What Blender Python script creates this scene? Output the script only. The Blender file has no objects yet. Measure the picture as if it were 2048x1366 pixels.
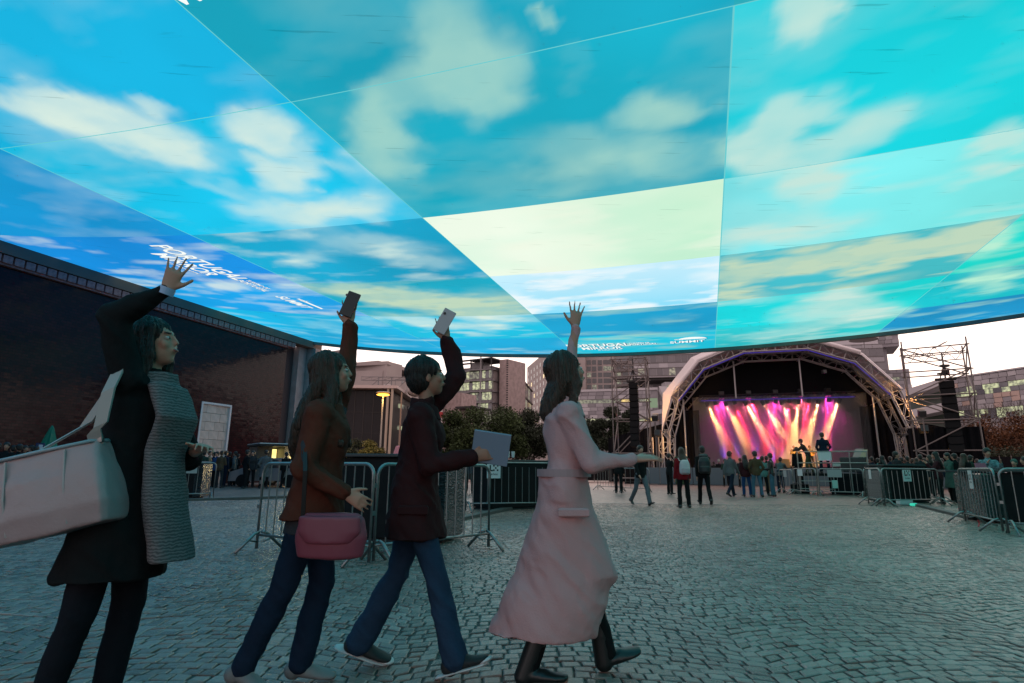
import bpy, bmesh, math, random
import numpy as np
from math import sin, cos, pi, radians, degrees, atan2, sqrt
from mathutils import Vector, Matrix, noise as mnoise

random.seed(7); RNG = np.random.default_rng(7)
S = bpy.context.scene
COL = S.collection
R_ = radians

# ------------------------------------------------------------------ camera
F, PITCH, ROLL, CH = 1150.0, R_(12.4), R_(0.5), 1.07
cam_d = bpy.data.cameras.new('camera'); cam = bpy.data.objects.new('camera', cam_d); COL.objects.link(cam)
cam_d.sensor_width = 36; cam_d.lens = 36 * F / 2048; cam_d.clip_end = 2000; cam_d.clip_start = .05
FWD = Vector((0, cos(PITCH), sin(PITCH))); r0 = Vector((1, 0, 0)); u0 = r0.cross(FWD)
RT = cos(ROLL) * r0 + sin(ROLL) * u0; UP = -sin(ROLL) * r0 + cos(ROLL) * u0
cam.matrix_world = Matrix(((RT.x, UP.x, -FWD.x, 0), (RT.y, UP.y, -FWD.y, 0), (RT.z, UP.z, -FWD.z, CH), (0, 0, 0, 1)))
S.camera = cam

# ------------------------------------------------------------------ sky (dusk) and exposure
AX = R_(18.54)                       # the canopy, its walls and the stage share this axis
SUN_AZ, SUN_EL = R_(20), R_(3)
W = bpy.data.worlds.new('World'); S.world = W; W.use_nodes = True
nt = W.node_tree; nt.nodes.clear()
out = nt.nodes.new('ShaderNodeOutputWorld'); bg = nt.nodes.new('ShaderNodeBackground')
sky = nt.nodes.new('ShaderNodeTexSky'); sky.sky_type = 'NISHITA'; sky.sun_disc = False
sky.sun_elevation = SUN_EL; sky.sun_rotation = SUN_AZ; sky.air_density = 1.0; sky.dust_density = 2.5; sky.ozone_density = 2.0
# thin high cloud at dusk: a pale veil over the clear sky, brightest towards the sunset
tc = nt.nodes.new('ShaderNodeTexCoord')
dot = nt.nodes.new('ShaderNodeVectorMath'); dot.operation = 'DOT_PRODUCT'; dot.inputs[1].default_value = (sin(SUN_AZ), cos(SUN_AZ), .05)
nt.links.new(tc.outputs['Generated'], dot.inputs[0])
ramp = nt.nodes.new('ShaderNodeMapRange'); ramp.inputs[1].default_value = -1; ramp.inputs[2].default_value = 1
nt.links.new(dot.outputs['Value'], ramp.inputs[0])
veil = nt.nodes.new('ShaderNodeValToRGB')
e = veil.color_ramp.elements; e[0].position = 0; e[0].color = (1.15, .90, .90, 1); e[1].position = 1; e[1].color = (1.7, 1.42, 1.32, 1)
m_ = e.new(.45); m_.color = (1.2, .94, .92, 1); m2 = e.new(.75); m2.color = (1.4, 1.14, 1.08, 1)
nt.links.new(ramp.outputs[0], veil.inputs[0])
sc = nt.nodes.new('ShaderNodeVectorMath'); sc.operation = 'SCALE'; sc.inputs['Scale'].default_value = .05
nt.links.new(sky.outputs[0], sc.inputs[0])
add = nt.nodes.new('ShaderNodeVectorMath'); add.operation = 'ADD'
nt.links.new(sc.outputs[0], add.inputs[0]); nt.links.new(veil.outputs[0], add.inputs[1])
nt.links.new(add.outputs[0], bg.inputs[0]); bg.inputs[1].default_value = 1.0
nt.links.new(bg.outputs[0], out.inputs[0])
sl = bpy.data.lights.new('sun', 'SUN'); sl.energy = .5; sl.angle = R_(15); sl.color = (1, .72, .6)
so = bpy.data.objects.new('sun', sl); COL.objects.link(so)
so.rotation_euler = Vector((-sin(SUN_AZ) * cos(SUN_EL), -cos(SUN_AZ) * cos(SUN_EL), -sin(SUN_EL))).to_track_quat('-Z', 'Y').to_euler()
S.view_settings.view_transform = 'Standard'; S.view_settings.look = 'None'; S.view_settings.gamma = 1; S.view_settings.exposure = 0.0
S.render.engine = 'CYCLES'
cy = S.cycles; cy.use_denoising = True; cy.max_bounces = 5; cy.diffuse_bounces = 3; cy.glossy_bounces = 3; cy.transmission_bounces = 3
cy.volume_bounces = 0; cy.transparent_max_bounces = 8; cy.sample_clamp_indirect = 4; cy.caustics_reflective = False; cy.caustics_refractive = False
cy.use_adaptive_sampling = True; cy.adaptive_threshold = .008

# ------------------------------------------------------------------ measuring helpers
CP = Vector((0, 0, CH))
def ray(x, y): return FWD * F + RT * (x - 1024) + UP * (683 - y)
def G(x, y, z=0.0):                  # where the sight line through a pixel meets the level z
    d = ray(x, y); return CP + d * ((z - CH) / d.z)
def AT(x, y, Y):                     # point on that line at forward distance Y
    d = ray(x, y); return CP + d * (Y / d.y)
U2 = Vector((sin(AX), cos(AX), 0)); V2 = Vector((cos(AX), -sin(AX), 0)); C0 = Vector((-15.04, 42.10, 0))
def TW(t, w, z=0.0): return C0 + V2 * t - U2 * w + Vector((0, 0, z))     # canopy plan coordinates
def ZC(t): return 8.05 + .00318 * (t - 26) ** 2

def srgb(r, g, b, k=1.0):
    f = lambda c: ((c / 255) / 12.92 if c / 255 <= .04045 else ((c / 255 + .055) / 1.055) ** 2.4) * k
    return (f(r), f(g), f(b))

# ------------------------------------------------------------------ materials
MATS = {}
def mat(name, col=(.5, .5, .5), rough=.6, metal=0, var=0, scale=5, bump=0, bscale=None, spec=.5, emit=None, estr=0, col2=None, island=0, alpha=None, trans=0):
    if name in MATS: return MATS[name]
    m = bpy.data.materials.new(name); m.use_nodes = True; n = m.node_tree; b = n.nodes['Principled BSDF']
    b.inputs['Base Color'].default_value = (*col, 1); b.inputs['Roughness'].default_value = rough; b.inputs['Metallic'].default_value = metal
    b.inputs['Specular IOR Level'].default_value = spec
    if trans: b.inputs['Transmission Weight'].default_value = trans
    if emit: b.inputs['Emission Color'].default_value = (*emit, 1); b.inputs['Emission Strength'].default_value = estr
    if var or island or col2:
        tc = n.nodes.new('ShaderNodeTexCoord'); nz = n.nodes.new('ShaderNodeTexNoise'); nz.inputs['Scale'].default_value = scale; nz.inputs['Detail'].default_value = 4
        n.links.new(tc.outputs['Object'], nz.inputs['Vector'])
        mx = n.nodes.new('ShaderNodeMix'); mx.data_type = 'RGBA'
        c2 = col2 or tuple(c * (1 - var) for c in col)
        mx.inputs[6].default_value = (*col, 1); mx.inputs[7].default_value = (*c2, 1)
        mr = n.nodes.new('ShaderNodeMapRange'); mr.inputs[1].default_value = .35; mr.inputs[2].default_value = .65
        n.links.new(nz.outputs[0], mr.inputs[0]); n.links.new(mr.outputs[0], mx.inputs[0])
        last = mx.outputs[2]
        if island:
            ge = n.nodes.new('ShaderNodeNewGeometry'); mr2 = n.nodes.new('ShaderNodeMapRange'); mr2.inputs[3].default_value = 1 - island; mr2.inputs[4].default_value = 1 + island
            oi = n.nodes.new('ShaderNodeObjectInfo'); ad = n.nodes.new('ShaderNodeMath'); ad.operation = 'ADD'; fr = n.nodes.new('ShaderNodeMath'); fr.operation = 'FRACT'
            n.links.new(ge.outputs['Random Per Island'], ad.inputs[0]); n.links.new(oi.outputs['Random'], ad.inputs[1]); n.links.new(ad.outputs[0], fr.inputs[0])
            n.links.new(fr.outputs[0], mr2.inputs[0])
            vm = n.nodes.new('ShaderNodeVectorMath'); vm.operation = 'SCALE'; n.links.new(last, vm.inputs[0]); n.links.new(mr2.outputs[0], vm.inputs['Scale']); last = vm.outputs[0]
        n.links.new(last, b.inputs['Base Color'])
    if bump:
        tc = n.nodes.new('ShaderNodeTexCoord'); nz = n.nodes.new('ShaderNodeTexNoise'); nz.inputs['Scale'].default_value = bscale or scale * 3; nz.inputs['Detail'].default_value = 5
        bp = n.nodes.new('ShaderNodeBump'); bp.inputs['Strength'].default_value = bump; bp.inputs['Distance'].default_value = .02
        n.links.new(tc.outputs['Object'], nz.inputs['Vector']); n.links.new(nz.outputs[0], bp.inputs['Height']); n.links.new(bp.outputs[0], b.inputs['Normal'])
    MATS[name] = m; return m
def emis(name, col, s):
    if name in MATS: return MATS[name]
    m = bpy.data.materials.new(name); m.use_nodes = True; n = m.node_tree; n.nodes.clear()
    o = n.nodes.new('ShaderNodeOutputMaterial'); em = n.nodes.new('ShaderNodeEmission'); em.inputs[0].default_value = (*col, 1); em.inputs[1].default_value = s
    n.links.new(em.outputs[0], o.inputs[0]); MATS[name] = m; return m

# ------------------------------------------------------------------ mesh helpers
class MB:
    def __init__(s): s.v = []; s.f = []; s.mi = []; s.cur = 0
    def add(s, vs, fs):
        o = len(s.v); s.v += [tuple(v) for v in vs]; s.f += [tuple(i + o for i in f) for f in fs]; s.mi += [s.cur] * len(fs); return s
    def box(s, c, size, M=None, bev=0):
        x, y, z = (q / 2 for q in size); c = Vector(c)
        if bev:
            P = []
            for k in (-1, 1):
                for (i, j) in ((-1, -1), (1, -1), (1, 1), (-1, 1)): P.append(Vector((i * (x - bev), j * (y - bev), k * z)))
                for (i, j) in ((-1, -1), (1, -1), (1, 1), (-1, 1)): P.append(Vector((i * x, j * y, k * (z - bev))))
            fs = [(3, 2, 1, 0), (8, 9, 10, 11)]
            for a in range(4):
                b = (a + 1) % 4
                fs += [(a, b, b + 4, a + 4), (a + 4, b + 4, b + 12, a + 12), (a + 12, b + 12, b + 8, a + 8)]
        else:
            P = [Vector((i * x, j * y, k * z)) for k in (-1, 1) for (i, j) in ((-1, -1), (1, -1), (1, 1), (-1, 1))]
            fs = [(3, 2, 1, 0), (4, 5, 6, 7), (0, 1, 5, 4), (1, 2, 6, 5), (2, 3, 7, 6), (3, 0, 4, 7)]
        if M is not None: P = [M @ p for p in P]
        return s.add([p + c for p in P], fs)
    def tube(s, p0, p1, r, n=6, r1=None, cap=True):
        p0 = Vector(p0); p1 = Vector(p1); d = p1 - p0
        if d.length < 1e-6: return s
        q = d.to_track_quat('Z', 'Y').to_matrix(); r1 = r if r1 is None else r1
        vs = []
        for p, rr in ((p0, r), (p1, r1)):
            for i in range(n): a = 2 * pi * i / n; vs.append(p + q @ Vector((cos(a) * rr, sin(a) * rr, 0)))
        fs = [(i, (i + 1) % n, n + (i + 1) % n, n + i) for i in range(n)]
        if cap: fs += [tuple(range(n - 1, -1, -1)), tuple(range(n, 2 * n))]
        return s.add(vs, fs)
    def path(s, pts, r, n=6):
        pts = [Vector(p) for p in pts]; k = len(pts); vs = []
        for i, p in enumerate(pts):
            d = (pts[min(i + 1, k - 1)] - pts[max(i - 1, 0)]); q = d.to_track_quat('Z', 'Y').to_matrix()
            for j in range(n): a = 2 * pi * j / n; vs.append(p + q @ Vector((cos(a) * r, sin(a) * r, 0)))
        fs = [(i * n + j, i * n + (j + 1) % n, (i + 1) * n + (j + 1) % n, (i + 1) * n + j) for i in range(k - 1) for j in range(n)]
        fs += [tuple(range(n - 1, -1, -1)), tuple(range((k - 1) * n, k * n))]
        return s.add(vs, fs)
    def loft(s, rings, n=12, cap=True):        # ring: centre, axis-x vector, axis-y vector
        vs = []; k = len(rings)
        for c, a, b in rings:
            c = Vector(c); a = Vector(a); b = Vector(b)
            for j in range(n): t = 2 * pi * j / n; vs.append(c + a * cos(t) + b * sin(t))
        fs = [(i * n + j, i * n + (j + 1) % n, (i + 1) * n + (j + 1) % n, (i + 1) * n + j) for i in range(k - 1) for j in range(n)]
        if cap: fs += [tuple(range(n - 1, -1, -1)), tuple(range((k - 1) * n, k * n))]
        return s.add(vs, fs)
    def ell(s, c, rx, ry, rz, M=None, n=12, m=8):
        rings = []; M = M or Matrix.Identity(3); c = Vector(c)
        for i in range(m + 1):
            a = -pi / 2 + pi * (i + .25 * (i == 0) - .25 * (i == m)) / m
            rings.append((c + M @ Vector((0, 0, rz * sin(a))), M @ Vector((rx * cos(a), 0, 0)), M @ Vector((0, ry * cos(a), 0))))
        return s.loft(rings, n)
    def cap(s, p0, p1, r0, r1, n=10):          # capsule with round ends
        p0 = Vector(p0); p1 = Vector(p1); d = (p1 - p0); L = max(d.length, 1e-5); ax = d / L
        q = ax.to_track_quat('Z', 'Y').to_matrix(); X = q @ Vector((1, 0, 0)); Y = q @ Vector((0, 1, 0)); rg = []
        for a in (-80, -50, -20): a = R_(a); rg.append((p0 + ax * r0 * sin(a), X * r0 * cos(a), Y * r0 * cos(a)))
        for a in (20, 50, 80): a = R_(a); rg.append((p1 + ax * r1 * sin(a), X * r1 * cos(a), Y * r1 * cos(a)))
        return s.loft(rg, n)
    def prism(s, poly, vec):                   # closed polygon (3D points) pushed along vec
        n = len(poly); vec = Vector(vec); P = [Vector(p) for p in poly]
        return s.add(P + [p + vec for p in P], [tuple(range(n - 1, -1, -1)), tuple(range(n, 2 * n))] + [(i, (i + 1) % n, n + (i + 1) % n, n + i) for i in range(n)])
    def ribbon(s, pts, side, w, th=.004):
        pts = [Vector(p) for p in pts]; side = Vector(side).normalized(); rg = []
        for i, p in enumerate(pts):
            d = (pts[min(i + 1, len(pts) - 1)] - pts[max(i - 1, 0)]).normalized(); nn = d.cross(side).normalized()
            rg.append([p - side * w / 2 - nn * th, p + side * w / 2 - nn * th, p + side * w / 2 + nn * th, p - side * w / 2 + nn * th])
        vs = [q for r in rg for q in r]; k = len(rg)
        fs = [(i * 4 + j, i * 4 + (j + 1) % 4, i * 4 + 4 + (j + 1) % 4, i * 4 + 4 + j) for i in range(k - 1) for j in range(4)] + [(3, 2, 1, 0), tuple(k * 4 - 4 + j for j in range(4))]
        return s.add(vs, fs)
    def mesh(s, name, mats, off=None, smooth=False):
        me = bpy.data.meshes.new(name)
        v = s.v if off is None else [(a - off[0], b - off[1], c - off[2]) for a, b, c in s.v]
        me.from_pydata(v, [], s.f)
        for m in (mats if isinstance(mats, (list, tuple)) else [mats]): me.materials.append(m)
        if any(s.mi): me.polygons.foreach_set('material_index', s.mi)
        if smooth: me.polygons.foreach_set('use_smooth', [True] * len(s.f))
        me.update(); return me
    def build(s, name, mats, parent=None, world=True, smooth=False):
        off = wloc(parent) if (parent is not None and world) else None
        return link(name, s.mesh(name, mats, off, smooth), parent)
def wloc(o):
    v = Vector((0, 0, 0))
    while o is not None: v += o.location; o = o.parent
    return v
def link(name, me, parent=None, loc=None):
    o = bpy.data.objects.new(name, me); COL.objects.link(o)
    if parent is not None: o.parent = parent
    if loc is not None: o.location = loc
    return o
def thing(name, label, cat, loc=(0, 0, 0), group=None, rz=0):
    o = bpy.data.objects.new(name, None); COL.objects.link(o); o.location = loc; o.rotation_euler = (0, 0, rz)
    o.empty_display_size = .2; return tag(o, label, cat, group)
def tag(o, label, cat, group=None):
    o['label'] = label; o['category'] = cat
    if group: o['group'] = group
    return o
def struct(o, kind='structure'): o['kind'] = kind; return o
def copy_tree(o, parent=None):
    c = o.copy(); COL.objects.link(c); c.parent = parent
    for ch in o.children: copy_tree(ch, c)
    return c

# ================================================================== GROUND
def vnoise(x, y, seed=0):            # smooth lattice noise, vectorised
    xi = np.floor(x).astype(np.int64); yi = np.floor(y).astype(np.int64); fx = x - xi; fy = y - yi
    fx = fx * fx * (3 - 2 * fx); fy = fy * fy * (3 - 2 * fy)
    def h(a, b): n = (a * 374761393 + b * 668265263 + seed * 974711) & 0x7fffffff; n = ((n ^ (n >> 13)) * 1274126177) & 0x7fffffff; return ((n ^ (n >> 16)) & 0xffff) / 65535.
    return (h(xi, yi) * (1 - fx) + h(xi + 1, yi) * fx) * (1 - fy) + (h(xi, yi + 1) * (1 - fx) + h(xi + 1, yi + 1) * fx) * fy
def fbm(x, y, seed=0, o=4): return sum(vnoise(x * 2 ** i, y * 2 ** i, seed + i) / 2 ** i for i in range(o)) / (2 - 2 ** (1 - o))

m_far = mat('far_cobbles', (.2, .2, .195), .33); n = m_far.node_tree; b = n.nodes['Principled BSDF']
tc = n.nodes.new('ShaderNodeTexCoord'); vo = n.nodes.new('ShaderNodeTexVoronoi'); vo.inputs['Scale'].default_value = 8.5; n.links.new(tc.outputs['Object'], vo.inputs['Vector'])
nz = n.nodes.new('ShaderNodeTexNoise'); nz.inputs['Scale'].default_value = .35; nz.inputs['Detail'].default_value = 6; n.links.new(tc.outputs['Object'], nz.inputs['Vector'])
mx = n.nodes.new('ShaderNodeMix'); mx.data_type = 'RGBA'; mx.blend_type = 'MULTIPLY'; mx.inputs[0].default_value = .8
rp = n.nodes.new('ShaderNodeValToRGB'); rp.color_ramp.elements[0].color = (.165, .112, .098, 1); rp.color_ramp.elements[0].position = .3; rp.color_ramp.elements[1].color = (.37, .245, .21, 1); rp.color_ramp.elements[1].position = .7
sx = n.nodes.new('ShaderNodeSeparateColor'); n.links.new(vo.outputs['Color'], sx.inputs[0]); n.links.new(sx.outputs[0], rp.inputs[0])
rp2 = n.nodes.new('ShaderNodeMapRange'); rp2.inputs[1].default_value = .35; rp2.inputs[2].default_value = .65; rp2.inputs[3].default_value = .75; rp2.inputs[4].default_value = 1.1; n.links.new(nz.outputs[0], rp2.inputs[0])
n.links.new(rp.outputs[0], mx.inputs[6]); n.links.new(rp2.outputs[0], mx.inputs[7]); n.links.new(mx.outputs[2], b.inputs['Base Color'])
bp = n.nodes.new('ShaderNodeBump'); bp.inputs['Strength'].default_value = .55; bp.inputs['Distance'].default_value = .03; bp.invert = True
n.links.new(vo.outputs['Distance'], bp.inputs['Height']); n.links.new(bp.outputs[0], b.inputs['Normal'])

g = struct(MB().add([(-900, -300, -.03), (900, -300, -.03), (900, 1500, -.03), (-900, 1500, -.03)], [(0, 1, 2, 3)]).build('ground', mat('terrain', (.16, .155, .15), .8, var=.3, scale=.05)))
plaza = struct(MB().add([(-60, -40, -.006), (70, -40, -.006), (70, 62, -.006), (-60, 62, -.006)], [(0, 1, 2, 3)]).build('plaza', m_far))
m_bed = mat('joint_sand', (.075, .062, .055), .85, var=.4, scale=30)
bed = struct(MB().add([(-20, 1, -.003), (20, 1, -.003), (20, 19, -.003), (-20, 19, -.003)], [(0, 1, 2, 3)]).build('paving_bed', m_bed))

# granite setts laid in shallow arcs; every sett is a chamfered block
m_sett = mat('granite_sett', (.31, .195, .168), .27, island=.32, var=.30, scale=.5, bump=.35, bscale=55)
Wd, Ar, PX, PY = 2.1, .27, .100, .092
cells = []
for j in range(int((18.6 - 2.2) / PY)):
    y0 = 2.2 + j * PY
    half = 1.02 * y0 + 1.6
    x = -half + (j % 2) * PX * .5
    while x < half:
        w = PX * random.uniform(.80, 1.22); cells.append((x, x + w, y0)); x += w
cells = np.array(cells); x0, x1, yy = cells.T
def arcy(x):
    q = ((x + .7 * np.sin(yy * .35)) / Wd); q = q - np.floor(q); return Ar * (1 - (2 * q - 1) ** 2)
gap = .0035 + RNG.random(len(x0)) * .004
A0 = arcy(x0); A1 = np.where(np.abs(arcy(x1) - A0) > .1, A0, arcy(x1))
wob = (fbm(x0 * .8, yy * .8, 5) - .5) * .10
A0 = A0 + wob; A1 = A1 + wob
hh = PY * .5 - gap
jit = lambda s: (RNG.random(len(x0)) - .5) * s
cn = []
for (xx, aa, sx_, sy_) in ((x0, A0, 1, -1), (x1, A1, -1, -1), (x1, A1, -1, 1), (x0, A0, 1, 1)):
    cn.append((xx + sx_ * gap + jit(.012), yy + aa + PY / 2 + sy_ * hh + jit(.011)))
cxm = sum(c[0] for c in cn) / 4; cym = sum(c[1] for c in cn) / 4
hz = RNG.random(len(x0)) * .006 + .003; tx = jit(.10); ty = jit(.10)
def setts(idx):
    N = len(idx); V = np.zeros((N, 12, 3))
    for k in range(4):
        X, Y = cn[k][0][idx], cn[k][1][idx]; mx_, my_ = cxm[idx], cym[idx]
        V[:, k] = np.stack([X, Y, np.full(N, -.02)], 1)
        V[:, 4 + k] = np.stack([X, Y, hz[idx] - .0045 + (X - mx_) * tx[idx] + (Y - my_) * ty[idx]], 1)
        X2, Y2 = mx_ + (X - mx_) * .84, my_ + (Y - my_) * .84
        V[:, 8 + k] = np.stack([X2, Y2, hz[idx] + (X2 - mx_) * tx[idx] + (Y2 - my_) * ty[idx]], 1)
    fs = []
    for k in range(4):
        b_ = (k + 1) % 4; fs += [(k, b_, 4 + b_, 4 + k), (4 + k, 4 + b_, 8 + b_, 8 + k)]
    fs.append((8, 9, 10, 11)); return V, np.array(fs)
order = np.argsort(cym + np.abs(cxm) * .15)
vis = [i for i in order if abs(cxm[i]) < .95 * cym[i] + .1 and cym[i] > 3.30][:300]
for i in vis:
    V, fs = setts(np.array([i])); c = Vector((float(cxm[i]), float(cym[i]), 0))
    me = bpy.data.meshes.new('cobblestone'); me.from_pydata([(p[0] - c.x, p[1] - c.y, p[2]) for p in V[0]], [], fs.tolist()); me.materials.append(m_sett)
    link('cobblestone', me, plaza, c)
rest = np.setdiff1d(np.arange(len(cxm)), np.array(vis))
# where the dark drainage kerbs run the setts stop
V, fs = setts(rest); N = len(rest)
allf = (fs[None] + (np.arange(N) * 12)[:, None, None]).reshape(-1, 4)
me = bpy.data.meshes.new('cobblestones'); me.from_pydata(V.reshape(-1, 3).tolist(), [], allf.tolist()); me.materials.append(m_sett)
o = link('cobblestones', me, plaza); o['kind'] = 'stuff'

m_kerb = mat('kerb_stone', (.075, .075, .072), .6, var=.3, scale=4, bump=.3, bscale=40)
def kerb(pts, wd=.22):
    for a, b_ in zip(pts[:-1], pts[1:]):
        a = Vector(a); b_ = Vector(b_); d = (b_ - a); L = d.length; d.normalize(); q = Matrix.Rotation(atan2(d.y, d.x), 3, 'Z'); k = max(1, int(L / 1.0))
        for i in range(k):
            c = a + d * (L * (i + .5) / k); link('kerb_stone', MB().box((0, 0, .025), (L / k - .012, wd, .10), q, .008).mesh('kerb_stone', m_kerb), kb, c)
kb = struct(thing('kerb_strip', 'x', 'y')); del kb['label']; del kb['category']
kerb([G(600, 995), G(330, 1004)]); kerb([(-1.9, 9.9, 0), (-1.26, 11.7, 0), (.35, 16.9, 0)]); kerb([G(1948, 1040), G(1790, 1001), G(1730, 990)])
kerb([G(1316, 969), G(1560, 972)], .3)

# ================================================================== PAVILION CANOPY with its projected sky
CLOUDS=[(14.9,28.0,0.9,-0.7,-0.85,-0.48,0.9),(16.0,26.5,0.59,-1.11,-1.0,-0.64,1.0),(17.2,27.6,0.19,-0.37,-0.33,-0.19,0.55),(18.8,26.3,0.29,-0.71,-0.71,-0.53,0.9),(19.1,25.2,0.18,-0.88,-0.5,-0.39,0.5),(17.6,24.3,0.78,-0.18,-0.68,-0.8,0.9),(15.7,24.2,0.31,-0.67,-0.38,-0.3,0.4),(16.2,22.2,1.32,-0.81,-0.78,-0.85,0.7),(18.6,22.4,1.14,-0.48,-0.67,-0.93,0.7),(21.0,24.8,-0.01,-1.55,-0.99,-0.7,0.8),(22.7,26.5,1.38,0.13,-0.25,-0.78,0.6),(24.0,26.3,0.86,0.36,-0.01,-1.03,0.8),(23.9,27.8,0.62,-0.21,-0.41,-0.85,0.6),(25.4,27.2,0.22,-0.07,-0.03,-0.12,0.6),(27.2,24.5,0.78,0.25,0.09,-0.72,0.85),(25.4,23.3,1.84,-0.58,-0.19,-0.93,0.55),(27.3,22.3,1.32,0.04,0.03,-1.13,0.45),(24.8,22.0,1.08,-0.32,-0.16,-0.72,0.4),(29.4,26.4,0.64,-0.21,0.08,-0.63,0.9),(29.6,23.5,0.73,0.41,0.26,-0.78,0.9),(29.2,22.5,0.68,0.29,0.35,-1.5,0.8),(30.6,23.6,0.24,0.44,0.27,-0.48,0.5),(31.4,22.4,0.65,0.7,0.37,-0.81,0.65),(30.3,21.4,1.0,-0.37,0.18,-1.23,0.55),(34.3,21.2,0.41,0.21,0.41,-0.78,0.5),(34.2,20.7,0.72,0.02,0.25,-0.56,0.8),(34.9,19.0,0.43,0.16,0.27,-0.56,0.6),(30.6,19.7,0.75,-0.29,0.22,-1.45,0.55),(34.1,18.3,0.49,0.02,0.13,-0.34,0.4),(29.2,18.4,1.1,-0.4,0.13,-2.12,0.35),(31.0,17.0,1.51,-0.24,0.21,-1.19,0.55),(30.5,13.7,2.97,0.19,0.17,-1.18,0.85),(34.3,13.5,2.58,0.38,0.26,-0.82,0.75),(33.1,6.7,2.05,0.67,0.5,-2.41,0.8),(29.7,10.5,1.37,-0.54,0.07,-1.06,0.5),(35.6,4.5,1.7,0.54,0.43,-1.61,0.7),(36.4,13.8,0.84,0.51,0.81,-1.86,0.8),(38.9,8.2,0.73,0.59,0.98,-2.26,0.7),(33.5,10.0,1.96,0.45,0.23,-0.94,0.5),(13.8,18.5,1.23,-0.13,-0.78,-0.98,0.5),(17.6,19.3,2.12,-0.95,-0.64,-0.99,0.5),(18.3,17.4,1.66,-0.28,-0.34,-0.66,0.4),(14.3,13.9,2.43,-0.99,-0.81,-1.27,0.75),(16.7,11.6,2.66,-2.65,-0.89,-1.76,0.9),(19.7,12.5,1.36,-0.73,-0.64,-1.72,0.5),(13.5,9.1,1.73,-1.73,-0.66,-1.15,0.7),(16.6,7.6,1.44,-0.68,-0.44,-1.06,0.5),(6.8,15.1,1.35,-0.27,-1.1,-1.07,0.85),(10.9,16.2,0.88,-0.49,-0.5,-0.56,0.4),(6.2,7.2,1.95,-0.23,-1.12,-1.45,0.5),(10.1,8.5,1.36,-0.36,-0.51,-0.77,0.6),(11.5,24.4,0.19,-1.28,-0.68,-0.4,0.25),(10.4,25.6,0.2,-0.85,-0.79,-0.41,0.25),(22.1,2.5,2.53,-0.47,-0.25,-1.43,0.35),(26.3,7.4,1.38,0.1,-0.05,-1.19,0.25),(31.7,2.7,2.52,0.56,0.14,-1.04,0.5),(19.6,24.2,0.19,-0.5,-0.28,-0.29,0.35),(25.8,26.3,0.5,-0.17,-0.08,-0.37,0.25),(31.5,25.3,0.52,0.05,0.13,-0.3,0.18),(34.2,19.7,0.56,0.08,0.17,-0.4,0.35)]
TB = [0, 11.4, 20.2, 28.45, 36.8, 45.2, 52]; WB = [0, 4.8, 10, 15.7, 21.2, 26.9, 32.4, 38, 43.6, 50]
TINT = {(0,0):(0,168,216),(0,1):(0,176,222),(0,2):(0,154,220),(0,3):(0,134,210),(0,4):(0,152,208),(0,5):(0,168,218),
 (1,0):(0,165,212),(1,1):(0,182,214),(1,2):(25,165,192),(1,3):(0,158,196),(1,4):(0,186,224),(1,5):(0,176,220),
 (2,0):(0,188,214),(2,1):(0,154,198),(2,2):(190,232,248),(2,3):(232,244,226),(2,4):(0,168,192),(2,5):(0,160,186),
 (3,0):(40,190,198),(3,1):(0,205,212),(3,2):(20,176,196),(3,3):(120,222,228),(3,4):(0,200,214),(3,5):(0,160,176),
 (4,0):(0,142,192),(4,1):(0,190,200),(4,2):(0,212,200),(4,3):(0,208,206),(4,4):(0,200,212),(4,5):(0,190,205)}
CLD = {0:(215,232,230),1:(215,236,226),2:(165,214,202),3:(196,230,220),4:(185,238,212)}
def lin(c): return np.array(srgb(max(c[0], 22), *c[1:]))
m_proj = bpy.data.materials.new('projected_sky'); m_proj.use_nodes = True; n = m_proj.node_tree; b = n.nodes['Principled BSDF']
b.inputs['Base Color'].default_value = (.06, .06, .06, 1); b.inputs['Roughness'].default_value = .9; b.inputs['Specular IOR Level'].default_value = .05
at = n.nodes.new('ShaderNodeAttribute'); at.attribute_name = 'picture'
# board marks of the concrete show faintly through the projection
tc = n.nodes.new('ShaderNodeTexCoord'); mp = n.nodes.new('ShaderNodeMapping'); mp.inputs['Rotation'].default_value = (0, 0, AX); mp.inputs['Scale'].default_value = (.6, 9, 1)
nz = n.nodes.new('ShaderNodeTexNoise'); nz.inputs['Scale'].default_value = 1.0; nz.inputs['Detail'].default_value = 6; n.links.new(tc.outputs['Object'], mp.inputs[0]); n.links.new(mp.outputs[0], nz.inputs['Vector'])
rr = n.nodes.new('ShaderNodeValToRGB'); rr.color_ramp.elements[0].position = .30; rr.color_ramp.elements[0].color = (.55, .6, .6, 1); rr.color_ramp.elements[1].position = .34; rr.color_ramp.elements[1].color = (1, 1, 1, 1)
n.links.new(nz.outputs[0], rr.inputs[0])
mx = n.nodes.new('ShaderNodeMix'); mx.data_type = 'RGBA'; mx.blend_type = 'MULTIPLY'; mx.inputs[0].default_value = .55
n.links.new(at.outputs['Color'], mx.inputs[6]); n.links.new(rr.outputs[0], mx.inputs[7])
n.links.new(mx.outputs[2], b.inputs['Emission Color']); b.inputs['Emission Strength'].default_value = 1.0
m_conc = mat('canopy_concrete', (.20, .185, .17), .85, var=.2, scale=1.5, bump=.2, bscale=12)

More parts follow.
